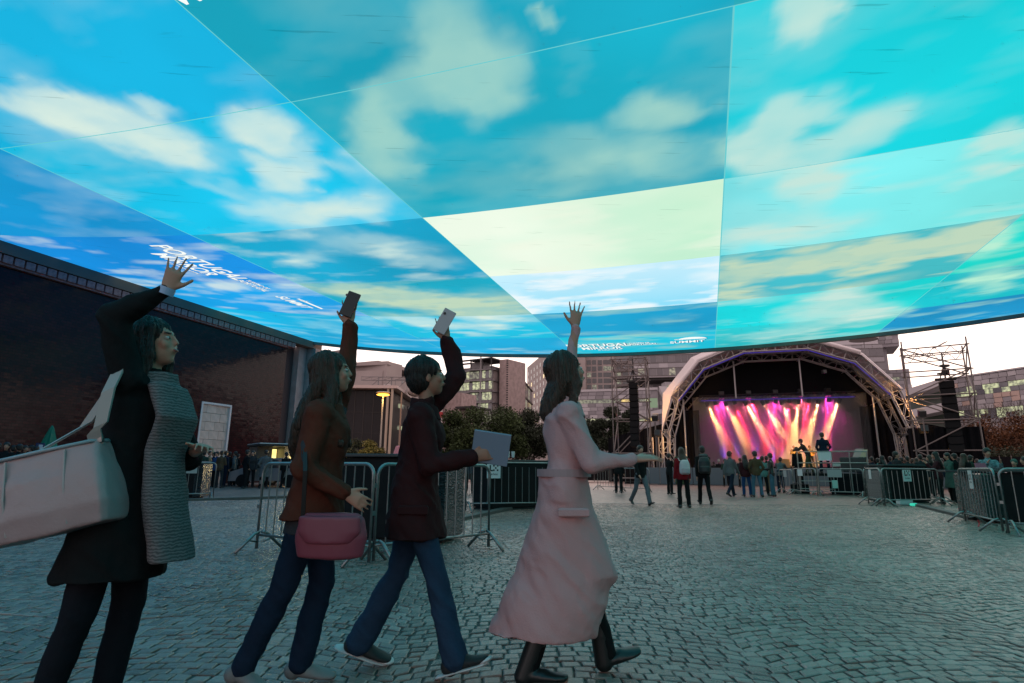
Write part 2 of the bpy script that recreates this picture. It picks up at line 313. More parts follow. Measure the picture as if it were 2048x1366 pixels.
canopy = thing('pavilion_canopy', 'vast sagging concrete canopy overhead, its underside covered by a projected blue sky with clouds', 'canopy', TW(26, 25, 0))
def picture(T, Wq, ci, ri):
    rk = min(ri, 5); ck = min(ci, 4); base = lin(TINT[(ck, rk)])
    if ri > 5: base = lin([(0, 150, 215), (0, 175, 215), (0, 165, 200), (0, 190, 210), (0, 200, 205)][ck])
    cl = lin(CLD[ck])
    if (ck, rk) == (2, 2): cl = lin((236, 248, 252))
    if (ck, rk) == (2, 3): cl = lin((240, 248, 228))
    if (ck, rk) in ((3, 2), (1, 2), (2, 0)): cl = lin((190, 216, 190))
    if (ck, rk) == (0, 0) or (ck, rk) == (0, 1): cl = lin((150, 215, 232))
    wx = T + (fbm(T * .9, Wq * .9, 11) - .5) * 1.5; wy = Wq + (fbm(T * .9, Wq * .9, 31) - .5) * 1.5
    D = np.zeros(T.shape)
    for (t, w, a, b_, c, d, s) in CLOUDS:
        det = a * d - b_ * c
        if abs(det) < .02: continue
        dt = wx - t; dw = wy - w
        p = (d * dt - c * dw) / det; q = (-b_ * dt + a * dw) / det
        D = D + s * np.exp(-((p * p + q * q) / 1.1) ** 1.6)
    low = fbm(T * .22 + 3, Wq * .22, 51); wis = fbm(T * .35 + 9, Wq * .7, 71, 5)
    D = np.clip((D - .07) / .84, 0, 1); D = (D * D * (3 - 2 * D)) * .92
    wis = wis if ri > 3 else fbm(T * .45 + 9, Wq * 1.25, 71, 5)
    hi = np.clip((wis - .52) * 3.2, 0, 1) * (.55 if ri > 5 or ci > 4 else .24 if ri > 3 else .62)
    if (ck, rk) in ((3, 2), (2, 2)): hi = hi * 2 + .1
    D = np.clip(D * (.86 + .3 * (fbm(T * 1.7, Wq * 1.7, 81) - .5)) + hi, 0, 1)[..., None]
    shade = (.80 + .42 * low)[..., None] if (ck, rk) not in ((2, 3), (2, 2)) else (.94 + .12 * low)[..., None]
    edge = 1.0
    colr = base * shade * 1.08
    gx = ((T - TB[ci]) / (TB[ci + 1] - TB[ci]))[..., None]
    if ck == 3: colr = colr * (1 - gx) + (colr * np.array([1, 1.03, .93])) * gx
    if (ck, rk) == (2, 3): colr = colr * (1 - .5 * (1 - np.clip(fbm(T * .3 + 20, Wq * .45 + 4, 61, 4)[..., None] * 1.9 - .05, 0, 1)) * np.array([.45, .08, .16]))
    if (ck, rk) == (2, 3): gcor = np.clip(gx * 1.3 - .35, 0, 1); colr = colr * (1 - .22 * gcor * np.array([1.3, .3, .8]))
    if (ck, rk) == (2, 2): gw = np.clip((WB[3] - Wq) / 5.7, 0, 1)[..., None]; colr = colr * (1 - .55 * gw * (1 - D) * np.array([1.3, .35, .1]))
    if (ck, rk) == (0, 4): gw = ((WB[5] - Wq) / 5.7)[..., None]; colr = colr * (1 - gw * .25) + lin((0, 120, 210)) * gw * .25
    return colr * (1 - D) + cl * D
for ci in range(len(TB) - 1):
    for ri in range(len(WB) - 1):
        st = .13 if ri <= 5 else .5
        nt_ = max(2, int((TB[ci + 1] - TB[ci]) / st)); nw = max(2, int((WB[ri + 1] - WB[ri]) / st))
        T, Wq = np.meshgrid(np.linspace(TB[ci], TB[ci + 1], nt_ + 1), np.linspace(WB[ri], WB[ri + 1], nw + 1), indexing='ij')
        c = picture(T, Wq, ci, ri)
        P = np.stack([C0.x + V2.x * T - U2.x * Wq, C0.y + V2.y * T - U2.y * Wq, ZC(T)], -1) - np.array([canopy.location.x, canopy.location.y, 0])
        idx = np.arange((nt_ + 1) * (nw + 1)).reshape(nt_ + 1, nw + 1)
        f = np.stack([idx[:-1, :-1], idx[:-1, 1:], idx[1:, 1:], idx[1:, :-1]], -1).reshape(-1, 4)
        me = bpy.data.meshes.new('projection_panel'); me.from_pydata(P.reshape(-1, 3).tolist(), [], f.tolist())
        a = me.color_attributes.new('picture', 'FLOAT_COLOR', 'POINT'); a.data.foreach_set('color', np.concatenate([c, np.ones(c.shape[:2] + (1,))], -1).astype(np.float32).ravel())
        me.materials.append(m_proj); link('projection_panel', me, canopy)
# slab above, lips at its free edges
mb = MB(); ts = np.linspace(0, 52, 61)
prof = [(t, ZC(t) + .02) for t in ts] + [(t, ZC(t) + .30) for t in ts[::-1]]
for i in range(60):
    a, b_ = ts[i], ts[i + 1]; zt = .30
    mb.add([TW(a, 0, ZC(a) + zt), TW(b_, 0, ZC(b_) + zt), TW(b_, 50, ZC(b_) + zt), TW(a, 50, ZC(a) + zt)], [(0, 1, 2, 3)])
mb.build('slab', m_conc, canopy)
for w0, w1 in ((-.22, 0), (50, 50.22)):
    mb = MB()
    for i in range(60):
        a, b_ = ts[i], ts[i + 1]; q = []
        for t in (a, b_):
            for (w, z) in ((w0, -.20), (w1, -.20), (w1, .31), (w0, .31)): q.append(TW(t, w, ZC(t) + z))
        mb.add(q, [(0, 1, 5, 4), (1, 2, 6, 5), (2, 3, 7, 6), (3, 0, 4, 7)])
    mb.build('edge_beam', m_conc, canopy)
# bright overlap lines between neighbouring projections
m_seam = emis('projection_seam', srgb(120, 225, 230), .8)
def seam(pts, wd=.022):
    mb = MB()
    for (t0, w0), (t1, w1) in zip(pts[:-1], pts[1:]):
        d = Vector((t1 - t0, w1 - w0)).normalized(); nx, ny = -d.y * wd / 2, d.x * wd / 2
        mb.add([TW(t0 - nx, w0 - ny, ZC(t0) - .006), TW(t1 - nx, w1 - ny, ZC(t1) - .006), TW(t1 + nx, w1 + ny, ZC(t1) - .006), TW(t0 + nx, w0 + ny, ZC(t0) - .006)], [(0, 1, 2, 3)])
    mb.build('overlap_line', m_seam, canopy)
lt = lambda w, a, b_: [(t, w) for t in np.linspace(a, b_, 14)]
seam(lt(26.9, 0, 29.5)); seam(lt(21.2, 28.45, 42)); seam([(20.2, 50), (20.2, 21.2)]); seam([(20.2, 21.2), (20.2, 0)], .025); seam([(28.45, 26.9), (28.45, 0)], .03)
seam([(11.4, 30), (11.4, 0)], .03); seam([(36.8, 16), (36.8, 0)], .03)
# projected lettering
m_let = emis('projected_lettering', (.95, 1.0, .97), 1.0)
m_shadow_let = emis('projected_letter_shadow', srgb(0, 70, 120), 1.0)
def lettering(txt, t, w, size, adir, squash=1.0, wide=1.0, matl=None, drop=.012, name='lettering'):
    cu = bpy.data.curves.new('txt', 'FONT'); cu.body = txt; cu.size = 1; cu.align_x = 'CENTER'; cu.offset = .022; cu.resolution_u = 3
    ob = bpy.data.objects.new('txt', cu); COL.objects.link(ob); dg = bpy.context.evaluated_depsgraph_get(); me = bpy.data.meshes.new_from_object(ob.evaluated_get(dg))
    bpy.data.objects.remove(ob); me.name = name; me.materials.clear(); me.materials.append(matl or m_let)
    e1 = Vector(adir); e2 = Vector((-e1.y, e1.x))              # (t, w) of reading direction and letter up
    for v in me.vertices:
        x, y = v.co.x * size * wide, v.co.y * size * squash
        tt = t + e1.x * x + e2.x * y; ww = w + e1.y * x + e2.y * y
        v.co = TW(tt, ww, ZC(tt) - drop) - canopy.location
    return link(name, me, canopy)
for (sh, mm, dr) in ((.05, m_shadow_let, .010), (0, None, .016)):
    # along the far edge, read from inside the plaza
    for a in (((1, 0), lambda x, y: (21.95 + x, 2.15 + y), 1.0), ((0, -1), lambda x, y: (8.5 + y, 18.3 - x), 1.15)):
        d, Pp, k = a
        def L(txt, x, y, s, wide=1.0): t, w = Pp(x * k + sh, y * k - sh); lettering(txt, t, w, s * k, d, 1.5, wide, mm, dr)
        L('PORTUGAL', 0, .0, .72); L('MIRROR', .1, -.85, .66); L('BY SONAE CAPITAL', .5, -1.2, .16)
        L('web', 4.6, .75, .3); L('SUMMIT', 5.0, -.1, .52); L('TURISMO DE', 2.4, .45, .2) ; L('PORTUGAL', 2.6, .0, .3)
        t, w = Pp(5.3 * k + sh, .75 * k - sh); arc = MB(); pts = [(cos(q) * .75 * k, sin(q) * .55 * k) for q in np.linspace(0, pi, 12)]
        arc.add([TW(t + d[0] * px - d[1] * py, w + d[1] * px + d[0] * py, ZC(t) - dr) for px, py in pts], [tuple(range(12))]); arc.build('projected_arc', mm or m_let, canopy)
    lettering('web', 20.9, 29.5, .9, (1, 0), 1.0, 1, mm, dr); lettering('@', 21.7, 29.6, .8, (1, 0), 1.0, 1, mm, dr)

# ================================================================== PORTICO WALLS either side of the canopy
m_tile = mat('glazed_tile', (.060, .014, .014), .14, spec=.14); n = m_tile.node_tree; b = n.nodes['Principled BSDF']
tc = n.nodes.new('ShaderNodeTexCoord'); mp = n.nodes.new('ShaderNodeMapping'); sp = n.nodes.new('ShaderNodeSeparateXYZ'); cb = n.nodes.new('ShaderNodeCombineXYZ')
n.links.new(tc.outputs['Object'], sp.inputs[0]); n.links.new(sp.outputs['Y'], cb.inputs['X']); n.links.new(sp.outputs['Z'], cb.inputs['Y'])
bk = n.nodes.new('ShaderNodeTexBrick'); bk.offset = .5; bk.inputs['Scale'].default_value = 1; bk.inputs['Brick Width'].default_value = .26; bk.inputs['Row Height'].default_value = .13; bk.inputs['Mortar Size'].default_value = .012
bk.inputs['Color1'].default_value = (.050, .009, .010, 1); bk.inputs['Color2'].default_value = (.020, .005, .007, 1); bk.inputs['Mortar'].default_value = (.012, .006, .006, 1)
n.links.new(cb.outputs[0], bk.inputs['Vector']); n.links.new(bk.outputs['Color'], b.inputs['Base Color'])
vo = n.nodes.new('ShaderNodeTexWhiteNoise'); sn = n.nodes.new('ShaderNodeVectorMath'); sn.operation = 'SNAP'; sn.inputs[1].default_value = (.26, .13, 1); n.links.new(cb.outputs[0], sn.inputs[0]); n.links.new(sn.outputs[0], vo.inputs['Vector'])
sb = n.nodes.new('ShaderNodeVectorMath'); sb.operation = 'SUBTRACT'; sb.inputs[1].default_value = (.5, .5, .5); n.links.new(vo.outputs['Color'], sb.inputs[0])
s2 = n.nodes.new('ShaderNodeVectorMath'); s2.operation = 'SCALE'; s2.inputs['Scale'].default_value = .035; n.links.new(sb.outputs[0], s2.inputs[0])
ge = n.nodes.new('ShaderNodeNewGeometry'); a2 = n.nodes.new('ShaderNodeVectorMath'); n.links.new(ge.outputs['Normal'], a2.inputs[0]); n.links.new(s2.outputs[0], a2.inputs[1])
nn = n.nodes.new('ShaderNodeVectorMath'); nn.operation = 'NORMALIZE'; n.links.new(a2.outputs[0], nn.inputs[0])
bp = n.nodes.new('ShaderNodeBump'); bp.inputs['Strength'].default_value = .25; bp.inputs['Distance'].default_value = .006; bp.invert = True; n.links.new(bk.outputs['Fac'], bp.inputs['Height']); n.links.new(nn.outputs[0], bp.inputs['Normal']); n.links.new(bp.outputs[0], b.inputs['Normal'])
m_lintel = mat('lintel_render', (.17, .125, .095), .85, var=.15, scale=.8)
m_frieze = mat('frieze_brick', (.42, .20, .18), .8, var=.4, scale=7, bump=.4, bscale=25)
m_pier = mat('pier_stone', (.34, .28, .265), .8, var=.2, scale=2)
m_trav = mat('travertine_slab', (.72, .47, .38), .65, var=.16, scale=3, island=.10)
m_frame = mat('door_frame_white', (.75, .58, .54), .6)
def portico(side, label):
    root = thing('pavilion_portico', label, 'building', TW(0 if side == 0 else 52, 25, 0)); root.rotation_euler = (0, 0, -AX)
    s = 1 if side == 0 else -1                        # local x points into the plaza for side 0; y runs along the wall (w = 25 - y)
    def put(name, bx, m): return link(name, bx.mesh(name, m), root)
    # wall leaves an opening for the stone door, so it is built in pieces
    X = -s * .35
    d0, d1, dz = 15.9, 18.15, 4.7                   # door in local y (w 9.1 .. 6.85)
    wl = MB()
    if side == 0:
        wl.box((X, (-30 + d0) / 2, 4.6), (.5, d0 + 30, 9.2)).box((X, (d1 + 22.6) / 2, 4.6), (.5, 22.6 - d1, 9.2)).box((X, (d0 + d1) / 2, (dz + 9.2) / 2), (.5, d1 - d0, 9.2 - dz))
    else: wl.box((X, -2, 4.6), (.5, 52, 9.2))
    put('tiled_wall', wl, m_tile)
    put('lintel', MB().box((-s * .22, -2, 9.98), (.9, 56, .62)), m_lintel)
    if side == 0:
        put('pier', MB().box((-.62, 24.62, 4.83), (.5, .8, 9.66)), m_pier); put('pier', MB().box((-.28, 25.38, 4.83), (1.35, .6, 9.66)), m_pier)
        put('recess_wall', MB().box((-1.0, 23.5, 4.83), (.3, 3.2, 9.66)), mat('dark_recess', (.05, .03, .03), .8))
        blk = MB().box((0, 0, 0), (.52, .36, .34), None, .02).mesh('frieze_block', m_frieze)
        for k in range(94): link('frieze_block', blk, root, (-.06, -18 + k * .44, 9.46))
        put('frieze_course', MB().box((-.12, -2.5, 9.26), (.42, 50, .10)), m_frieze)
        # stone filled doorway
        fr = put('door_frame', MB().box((-.20, d0 + .05, dz / 2), (.26, .12, dz)).box((-.20, d1 - .05, dz / 2), (.26, .12, dz)).box((-.20, (d0 + d1) / 2, dz - .05), (.261, d1 - d0, .12)), m_frame)
        nr = 9
        for r in range(nr):
            off = .0 if r % 2 else .35; ys = [d0 + .12] + [y for y in np.arange(d0 + .12 + off, d1 - .15, .7) if y > d0 + .3] + [d1 - .12]
            for a, b_ in zip(ys[:-1], ys[1:]): link('stone_slab', MB().box((0, 0, 0), (.12, b_ - a - .015, dz / nr - .026), None, .008).mesh('stone_slab', m_trav), root, (-.22 + random.uniform(-.008, .008), (a + b_) / 2, (r + .5) * (dz - .1) / nr))
        put('door_backing', MB().box((-.34, (d0 + d1) / 2, dz / 2), (.1, d1 - d0, dz)), m_pier)
    return root
portico(0, 'dark red glazed tile wall with brick frieze and stone doorway, left under the canopy')
portico(1, 'dark red glazed tile wall carrying the canopy on the right, beyond the barriers')

# ================================================================== BUILDINGS BEHIND THE PLAZA
class Fr:                            # a facade: origin, direction along it, direction into the building
    def __init__(s, p0, p1):
        s.o = Vector((p0.x, p0.y, 0)); d = Vector((p1.x - p0.x, p1.y - p0.y, 0)); s.L = d.length; s.e = d.normalized(); s.n = Vector((-s.e.y, s.e.x, 0))
        if s.n.dot(s.o) < 0: s.n = -s.n
        s.M = Matrix((s.e, s.n, Vector((0, 0, 1)))).transposed()
    def P(s, a, z, d=0): return s.o + s.e * a + s.n * d + Vector((0, 0, z))
    def box(s, mb, a0, a1, z0, z1, d0, d1, bev=0): return mb.box(s.P((a0 + a1) / 2, (z0 + z1) / 2, (d0 + d1) / 2), (a1 - a0, d1 - d0, z1 - z0), s.M, bev)
def zpx(px, py, Y): return AT(px, py, Y).z
def apx(fr, px):                     # distance along a facade at which an image column meets it
    d = ray(px, 900); a = Vector((d.x, d.y)); e = fr.e; det = e.x * -a.y + e.y * a.x
    rx, ry = -fr.o.x, -fr.o.y
    return (rx * -a.y + ry * a.x) / det
def pieces(fr, root, name, cells, mats, d=-.03, th=.12, parent=None):    # cells: (a0,a1,z0,z1)
    cache = {}; out_ = []
    for (a0, a1, z0, z1) in cells:
        m = random.choice(mats); k = (round(a1 - a0, 2), round(z1 - z0, 2), m.name)
        if k not in cache:
            b_ = MB(); b_.box((0, 0, 0), (a1 - a0, th, z1 - z0), fr.M); cache[k] = b_.mesh(name, m)
        out_.append(link(name, cache[k], parent or root, fr.P((a0 + a1) / 2, (z0 + z1) / 2, d + (random.uniform(-.05, .05) if name.endswith('panel') else 0)) - root.location))
    return out_
def litglass(name, c, s, c2):
    m = mat(name, (.05, .055, .06), .15); n = m.node_tree; b = n.nodes['Principled BSDF']
    tc = n.nodes.new('ShaderNodeTexCoord'); oi = n.nodes.new('ShaderNodeObjectInfo'); ad = n.nodes.new('ShaderNodeVectorMath'); n.links.new(tc.outputs['Object'], ad.inputs[0]); n.links.new(oi.outputs['Location'], ad.inputs[1])
    nz = n.nodes.new('ShaderNodeTexNoise'); nz.inputs['Scale'].default_value = 1.3; nz.inputs['Detail'].default_value = 3; n.links.new(ad.outputs[0], nz.inputs['Vector'])
    r = n.nodes.new('ShaderNodeValToRGB'); r.color_ramp.elements[0].position = .38; r.color_ramp.elements[0].color = (*c2, 1); r.color_ramp.elements[1].position = .62; r.color_ramp.elements[1].color = (*c, 1)
    n.links.new(nz.outputs[0], r.inputs[0]); n.links.new(r.outputs[0], b.inputs['Emission Color']); b.inputs['Emission Strength'].default_value = s; return m
g_dark = mat('window_glass', (.045, .045, .05), .12, spec=.7)
g_blue = mat('sky_glass', (.12, .12, .14), .18, spec=.8)
g_lit = litglass('lit_office_glass', (.72, .74, .42), .85, (.20, .21, .14)); g_lit2 = litglass('lit_dim_glass', (.36, .36, .24), .7, (.06, .06, .05)); g_warm = litglass('lit_warm_glass', (1.0, .72, .22), 1.1, (.35, .24, .1))
m_pinkw = mat('pale_render', (.34, .285, .275), .85, var=.12, scale=.3)
m_pinkd = mat('grey_render', (.24, .205, .20), .85, var=.12, scale=.3)
m_stone = mat('stone_cladding', (.33, .25, .24), .85, var=.25, scale=.9)
m_steel = mat('grey_steel', (.16, .15, .155), .5, metal=.4)
m_dsteel = mat('dark_steel', (.035, .033, .034), .6, spec=.2)
m_black = mat('black_render', (.012, .011, .012), .8, spec=.1)
m_slabedge = mat('slab_edge', (.13, .11, .11), .7)

def building(name, label, fr, cat='building'): return thing(name, label, cat, fr.o)
# --- glass office
fr = Fr(AT(898, 900, 195), AT(982, 900, 186)); rt = building('glass_office', 'glass office with lit floors and a roof pergola, left of the stone tower', fr)
z0s = [3.6 * i for i in range(10)]; ztop = zpx(940, 741, 190); fh = 3.62; L = fr.L
fr2 = Fr(fr.P(L, 0), AT(997, 900, 196)); m = MB()
fr.box(m, .4, L - .3, 0, ztop - .3, .8, 9); m.build('core', m_pinkd, rt)
m = MB()
for i in range(10):
    z = ztop - i * fh; fr.box(m, -.8, L + .05, z - .35, z, -.9, 9.5); fr2.box(m, -.0, fr2.L, z - .35, z, -.9, 8)
m.build('floor_slab', m_steel, rt)
for f_, nn_ in ((fr, 13), (fr2, 4)):
    cs = []; m = MB()
    for i in range(5):
        z = ztop - i * fh
        for k in range(nn_): cs.append((f_.L * k / nn_ + .06, f_.L * (k + 1) / nn_ - .06, z - fh + .75, z - .42))
        for k in range(nn_ + 1): f_.box(m, f_.L * k / nn_ - .05, f_.L * k / nn_ + .05, z - fh, z - .35, -.12, .1)
        f_.box(m, 0, f_.L, z - 1.15, z - 1.05, -.1, .05); f_.box(m, 0, f_.L, z - fh, z - fh + .7, -.02, .2)
    m.build('mullions', m_steel, rt); pieces(f_, rt, 'window', cs, [g_lit, g_lit, g_lit, g_lit2, g_blue])
m = MB(); zt = ztop + 3.7; fr.box(m, -.8, L + .2, zt - .4, zt, -.9, 0); fr.box(m, L * .45, L + .2, zt - .4, zt, 0, 9); fr.box(m, -.8, L * .35, zt - .4, zt, 4, 5)
for a in (-.5, L * .2, L * .5, L * .78, L - .2): fr.box(m, a, a + .3, ztop, zt, -.7, -.4)
m.build('pergola', m_dsteel, rt)
m = MB(); fr.box(m, L * .4, L * .7, ztop, ztop + 3.1, 2, 6); fr.box(m, L * .2, L * .95, ztop, ztop + 1.2, 1, 7); m.build('roof_plant', m_steel, rt)
m = MB()
for k in range(14): fr.box(m, L * k / 13, L * k / 13 + .06, ztop, ztop + 1.1, -.6, -.5)
fr.box(m, -.6, L, ztop + 1.05, ztop + 1.12, -.6, -.5); m.build('roof_railing', m_steel, rt)
# --- balconied block seen through the left scaffold
fz = Fr(AT(1233, 900, 230), AT(1273, 900, 226)); rt = building('balcony_block', 'grey block with stacked balconies, seen through the left scaffold beside the white apartments', fz); m = MB(); fz.box(m, 0, fz.L, 0, 47, 0, 14); m.build('wall', m_pinkd, rt)
for i in range(7):
    z = 45.5 - i * 3.1; m = MB(); fz.box(m, -.3, fz.L * .72, z - 3.1, z - 2.1, -1.2, 0); m.build('balcony', m_slabedge, rt)
pieces(fz, rt, 'window', [(a, a + 2.2, z - 2.0, z - .4) for i in range(7) for z in [45.5 - i * 3.1] for a in (.6, 3.6, 6.4)], [g_dark, g_dark, g_blue, g_lit2])
# --- stone tower with louvred side and receding wing
fa = Fr(AT(997, 900, 188), AT(1013, 900, 186)); rt = building('stone_tower', 'narrow stone clad stair tower with louvred side, wing with arched lights receding behind', fa)
zt = zpx(1005, 719, 187); m = MB(); fa.box(m, 0, fa.L, 0, zt, 0, 10); m.build('tower_wall', m_stone, rt)
fb = Fr(AT(1013, 900, 186), AT(1025, 900, 205)); m = MB()
for i in range(46): fb.box(m, 0, fb.L, zt - .8 - i * .75, zt - .45 - i * .75, -.25, .3)
m.build('louvres', m_dsteel, rt)
fc = Fr(AT(1025, 900, 205), AT(1064, 900, 268)); zt = zpx(1025, 735, 205); m = MB(); fc.box(m, 0, fc.L, 0, zt, 0, 12); m.build('wing_wall', m_pinkd, rt)
m = MB(); cs = []
for i in range(6):
    z = zt - 1.2 - i * 6.1
    fc.box(m, 0, fc.L, z + .5, z + 1.0, -.5, .0)
    for k in range(12): cs.append((fc.L * k / 12 + .3, fc.L * (k + 1) / 12 - .3, z - 4.6, z + .2))
m.build('floor_band', m_slabedge, rt); pieces(fc, rt, 'window', cs, [g_blue, g_dark, g_dark, g_lit2, g_lit2])
m = MB()
for k in range(12): fc.box(m, 4 + k * 2.0, 4.2 + k * 2.0, zt, zt + 2.4, 1, 1.3)
m.build('vent_pipe', m_steel, rt)
# --- apartment block
fd = Fr(AT(1054, 900, 330), AT(1114, 900, 262)); rt = building('apartment_wing', 'pale apartment wing receding to the left of the tall white block', fd)
zt = zpx(1055, 735, 330); m = MB(); fd.box(m, 0, fd.L, 0, zt, 0, 14); m.build('wall', m_pinkw, rt)
cs = [(a - 1, a + 1, z - 2, z) for i in range(11) for z in [zt - 3.5 - i * 3.6] for a in [fd.L * (k + .6) / 9 for k in range(9)]]
pieces(fd, rt, 'window', cs, [g_dark, g_dark, g_dark, g_dark, g_warm])
fe = Fr(AT(1117, 900, 272), AT(1235, 900, 268)); rt = building('apartment_block', 'tall white apartment block with rows of small dark square windows', fe)
m = MB(); fe.box(m, 0, fe.L, 0, 55.5, 0, 20); m.build('wall', m_pinkw, rt)
cs = []; cols = [(1127, .9), (1137, 1.0), (1153, 1.9), (1168, 1.0), (1181, 1.0), (1192, 1.0), (1204, 1.0), (1220.5, 2.2)]
for i, py in enumerate([725, 737.5, 750, 762, 774.5, 787, 799, 811]):
    z = zpx(1170, py, 270)
    for px, hw in cols:
        a = apx(fe, px); cs.append((a - hw, a + hw, z - 1.05, z + 1.05))
for o_ in pieces(fe, rt, 'window', cs, [g_dark] * 9 + [g_lit2]):
    if random.random() < .25: link('sill', MB().box((0, 0, 0), (2.2, .3, .15), fe.M).mesh('sill', m_slabedge), o_, fe.n * -.1 - Vector((0, 0, 1.15)))

# --- the long modern headquarters behind the stage
m_panel = [mat('facade_panel', (.31, .29, .31), .6, var=.1, scale=.2), mat('facade_panel_pale', (.40, .375, .395), .6), mat('facade_panel_grey', (.20, .185, .20), .6), mat('facade_panel_mid', (.25, .23, .25), .6)]
m_fglass = [mat('facade_glass', (.13, .12, .13), .3, spec=.5), mat('facade_glass_b', (.165, .15, .16), .3), litglass('facade_glass_lit', (.62, .56, .38), .6, (.10, .09, .08))]
fh_ = Fr(AT(1270, 900, 182), AT(1793, 900, 166)); rt = building('headquarters_building', 'long pale modern building with cantilevered glazed bands, rising behind the stage roof', fh_)
zb = zpx(1270, 756, 182); L = fh_.L; m = MB(); fh_.box(m, 0, L, zb, zb + 8.4, .15, 18); fh_.box(m, 6, L, zb + 8.4, zb + 12.6, 3, 18); m.build('upper_volume', m_panel[1], rt)
for (za, zc, st, mm, nm) in ((.6, 2.9, 1.9, m_fglass, 'glass_pane'), (3.1, 4.5, 2.7, m_panel[:2], 'facade_panel'), (4.8, 7.1, 1.9, m_fglass, 'glass_pane'), (7.2, 8.3, 2.7, m_panel[:2], 'facade_panel')):
    k = int(L / st); pieces(fh_, rt, nm, [(i * L / k + .05, (i + 1) * L / k - .05, zb + za, zb + zc) for i in range(k)], (mm[:2] * 3 + mm[2:]) if len(mm) > 2 else mm, d=.12)
m = MB()
for z in (0, .55, 3.0, 4.65, 7.15, 8.35): fh_.box(m, 0, L + .1, zb + z - .09, zb + z + .06, -.05, .4)
m.build('floor_line', m_slabedge, rt)
m = MB(); fh_.box(m, 2, L - 2, zb - .8, zb - .1, .6, 17); m.build('soffit', m_dsteel, rt)
m = MB(); fh_.box(m, 3, 3 + L * .9, 0, zb - .8, 9, 16); m.build('lower_volume', m_panel[3], rt)
cs = [(a, a + 1.7, z, z + 1.2) for i in range(18) for z in [zb - 2.4 - i * 1.35] for a in np.arange(3 + (i % 2) * .6, 26, 1.8)]; pieces(fh_, rt, 'facade_panel', cs[:200], m_panel, d=8.9)
# stepped block at its right end, clad in staggered panels
fs_ = Fr(AT(1764, 900, 176), AT(1836, 900, 172)); rt = building('stepped_tower', 'stepped office tower clad in staggered grey panels, above the right of the stage', fs_)
Lk = fs_.L
def zz(py): return zpx(1800, py, 174)
m = MB(); fs_.box(m, -30, Lk - 1.0, zz(694), zz(660) + 1.5, 0, 14); fs_.box(m, 0, Lk - 4.2, zz(740), zz(694), 2.2, 14); fs_.box(m, -4, Lk + .6, 0, zz(740), 0, 14); m.build('wall', m_panel[3], rt)
cs = []; lit = []
for (z0, z1, a0, a1, lo) in ((zz(694), zz(660) + 1.4, -30, Lk - .8, 2), (0.6 * zz(740), zz(740), -4, Lk + .8, 2)):
    rows = int((z1 - z0) / 1.18)
    for r in range(rows):
        z = z1 - (r + 1) * 1.18; a = a0 + random.uniform(0, .6)
        while a < a1 - 1.9:
            w = random.choice([1.9, 2.1, 2.4])
            (lit if r == 2 or (r == 3 and lo == 9) else cs).append((a + .05, min(a + w, a1) - .05, z + .05, z + 1.12)); a += w
for c in cs[:290]: 
    pass
pieces(fs_, rt, 'facade_panel', cs[:290], m_panel, d=-.16, th=.2); pieces(fs_, rt, 'window', lit, [g_lit, g_lit2, g_blue], d=-.1)
# --- low building at the far right with a panel screen and two lit window rows
fq = Fr(AT(1906, 900, 150), AT(2110, 900, 128)); rt = building('panel_building', 'low grey building with staggered facade panels and lit window rows, behind the right scaffold', fq)
zt = zpx(1910, 757, 149); L = fq.L; m = MB(); fq.box(m, 0, L, 6, zt - .2, .1, 16); m.build('wall', m_panel[3], rt)
m = MB(); fq.box(m, -.3, L, zt - .35, zt, -.4, 16); fq.box(m, -1.2, 0, 6, zt, -.3, 3); m.build('parapet', m_panel[1], rt)
rowh = 1.18; cs = []; ws = []
for r in range(14):
    z = zt - .5 - (r + 1) * rowh; a = random.uniform(0, .5)
    while a < L - 1.8:
        w = 1.95; (ws if r in (2, 3, 7, 8) else cs).append((a + .06, a + w - .06, z + .06, z + rowh - .05)); a += w
cs2 = []; ps = []
for c in cs: ps.append(c)
m_ppk = mat('facade_panel_pink', (.44, .32, .28), .6)
for p in pieces(fq, rt, 'facade_panel', ps, m_panel + [m_panel[0], m_panel[3], m_ppk], d=-.14, th=.18): p.rotation_euler = (random.uniform(-.10, .10), 0, 0)
w2 = [(c[0], c[1], c[2] if i else c[2], c[3]) for i, c in enumerate(ws)]
pieces(fq, rt, 'window', w2, [g_lit, g_lit, g_lit2, g_blue], d=.0)
# white ramps between tower and low building
def beam(root, name, p0, p1, hgt, dep, m): 
    p0 = Vector(p0); p1 = Vector(p1); e = (p1 - p0); n_ = Vector((-e.y, e.x, 0)).normalized(); n_ = n_ if n_.y > 0 else -n_
    b_ = MB(); b_.prism([p0, p1, p1 + Vector((0, 0, hgt)), p0 + Vector((0, 0, hgt))], n_ * dep); return b_.build(name, m, root)
rt = thing('entrance_ramp', 'white sloping ramps of the headquarters, between the stage roof and the right scaffold', 'ramp', AT(1797, 900, 150) * Vector((1, 1, 0)) if False else Vector((AT(1797, 900, 150).x, AT(1797, 900, 150).y, 0)))
beam(rt, 'ramp_beam', AT(1794, 798, 150), AT(1878, 773, 140), 1.75, 5, m_panel[1]); beam(rt, 'ramp_beam', AT(1808, 838, 148), AT(1884, 822, 140), 1.9, 5, m_panel[1])
m = MB(); p0 = AT(1800, 850, 156); p1 = AT(1890, 850, 147); f_ = Fr(p0, p1); f_.box(m, 0, f_.L, 0, p0.z + 8, 0, 3); m.build('glazed_back', mat('dark_green_glass', (.03, .045, .035), .3), rt)
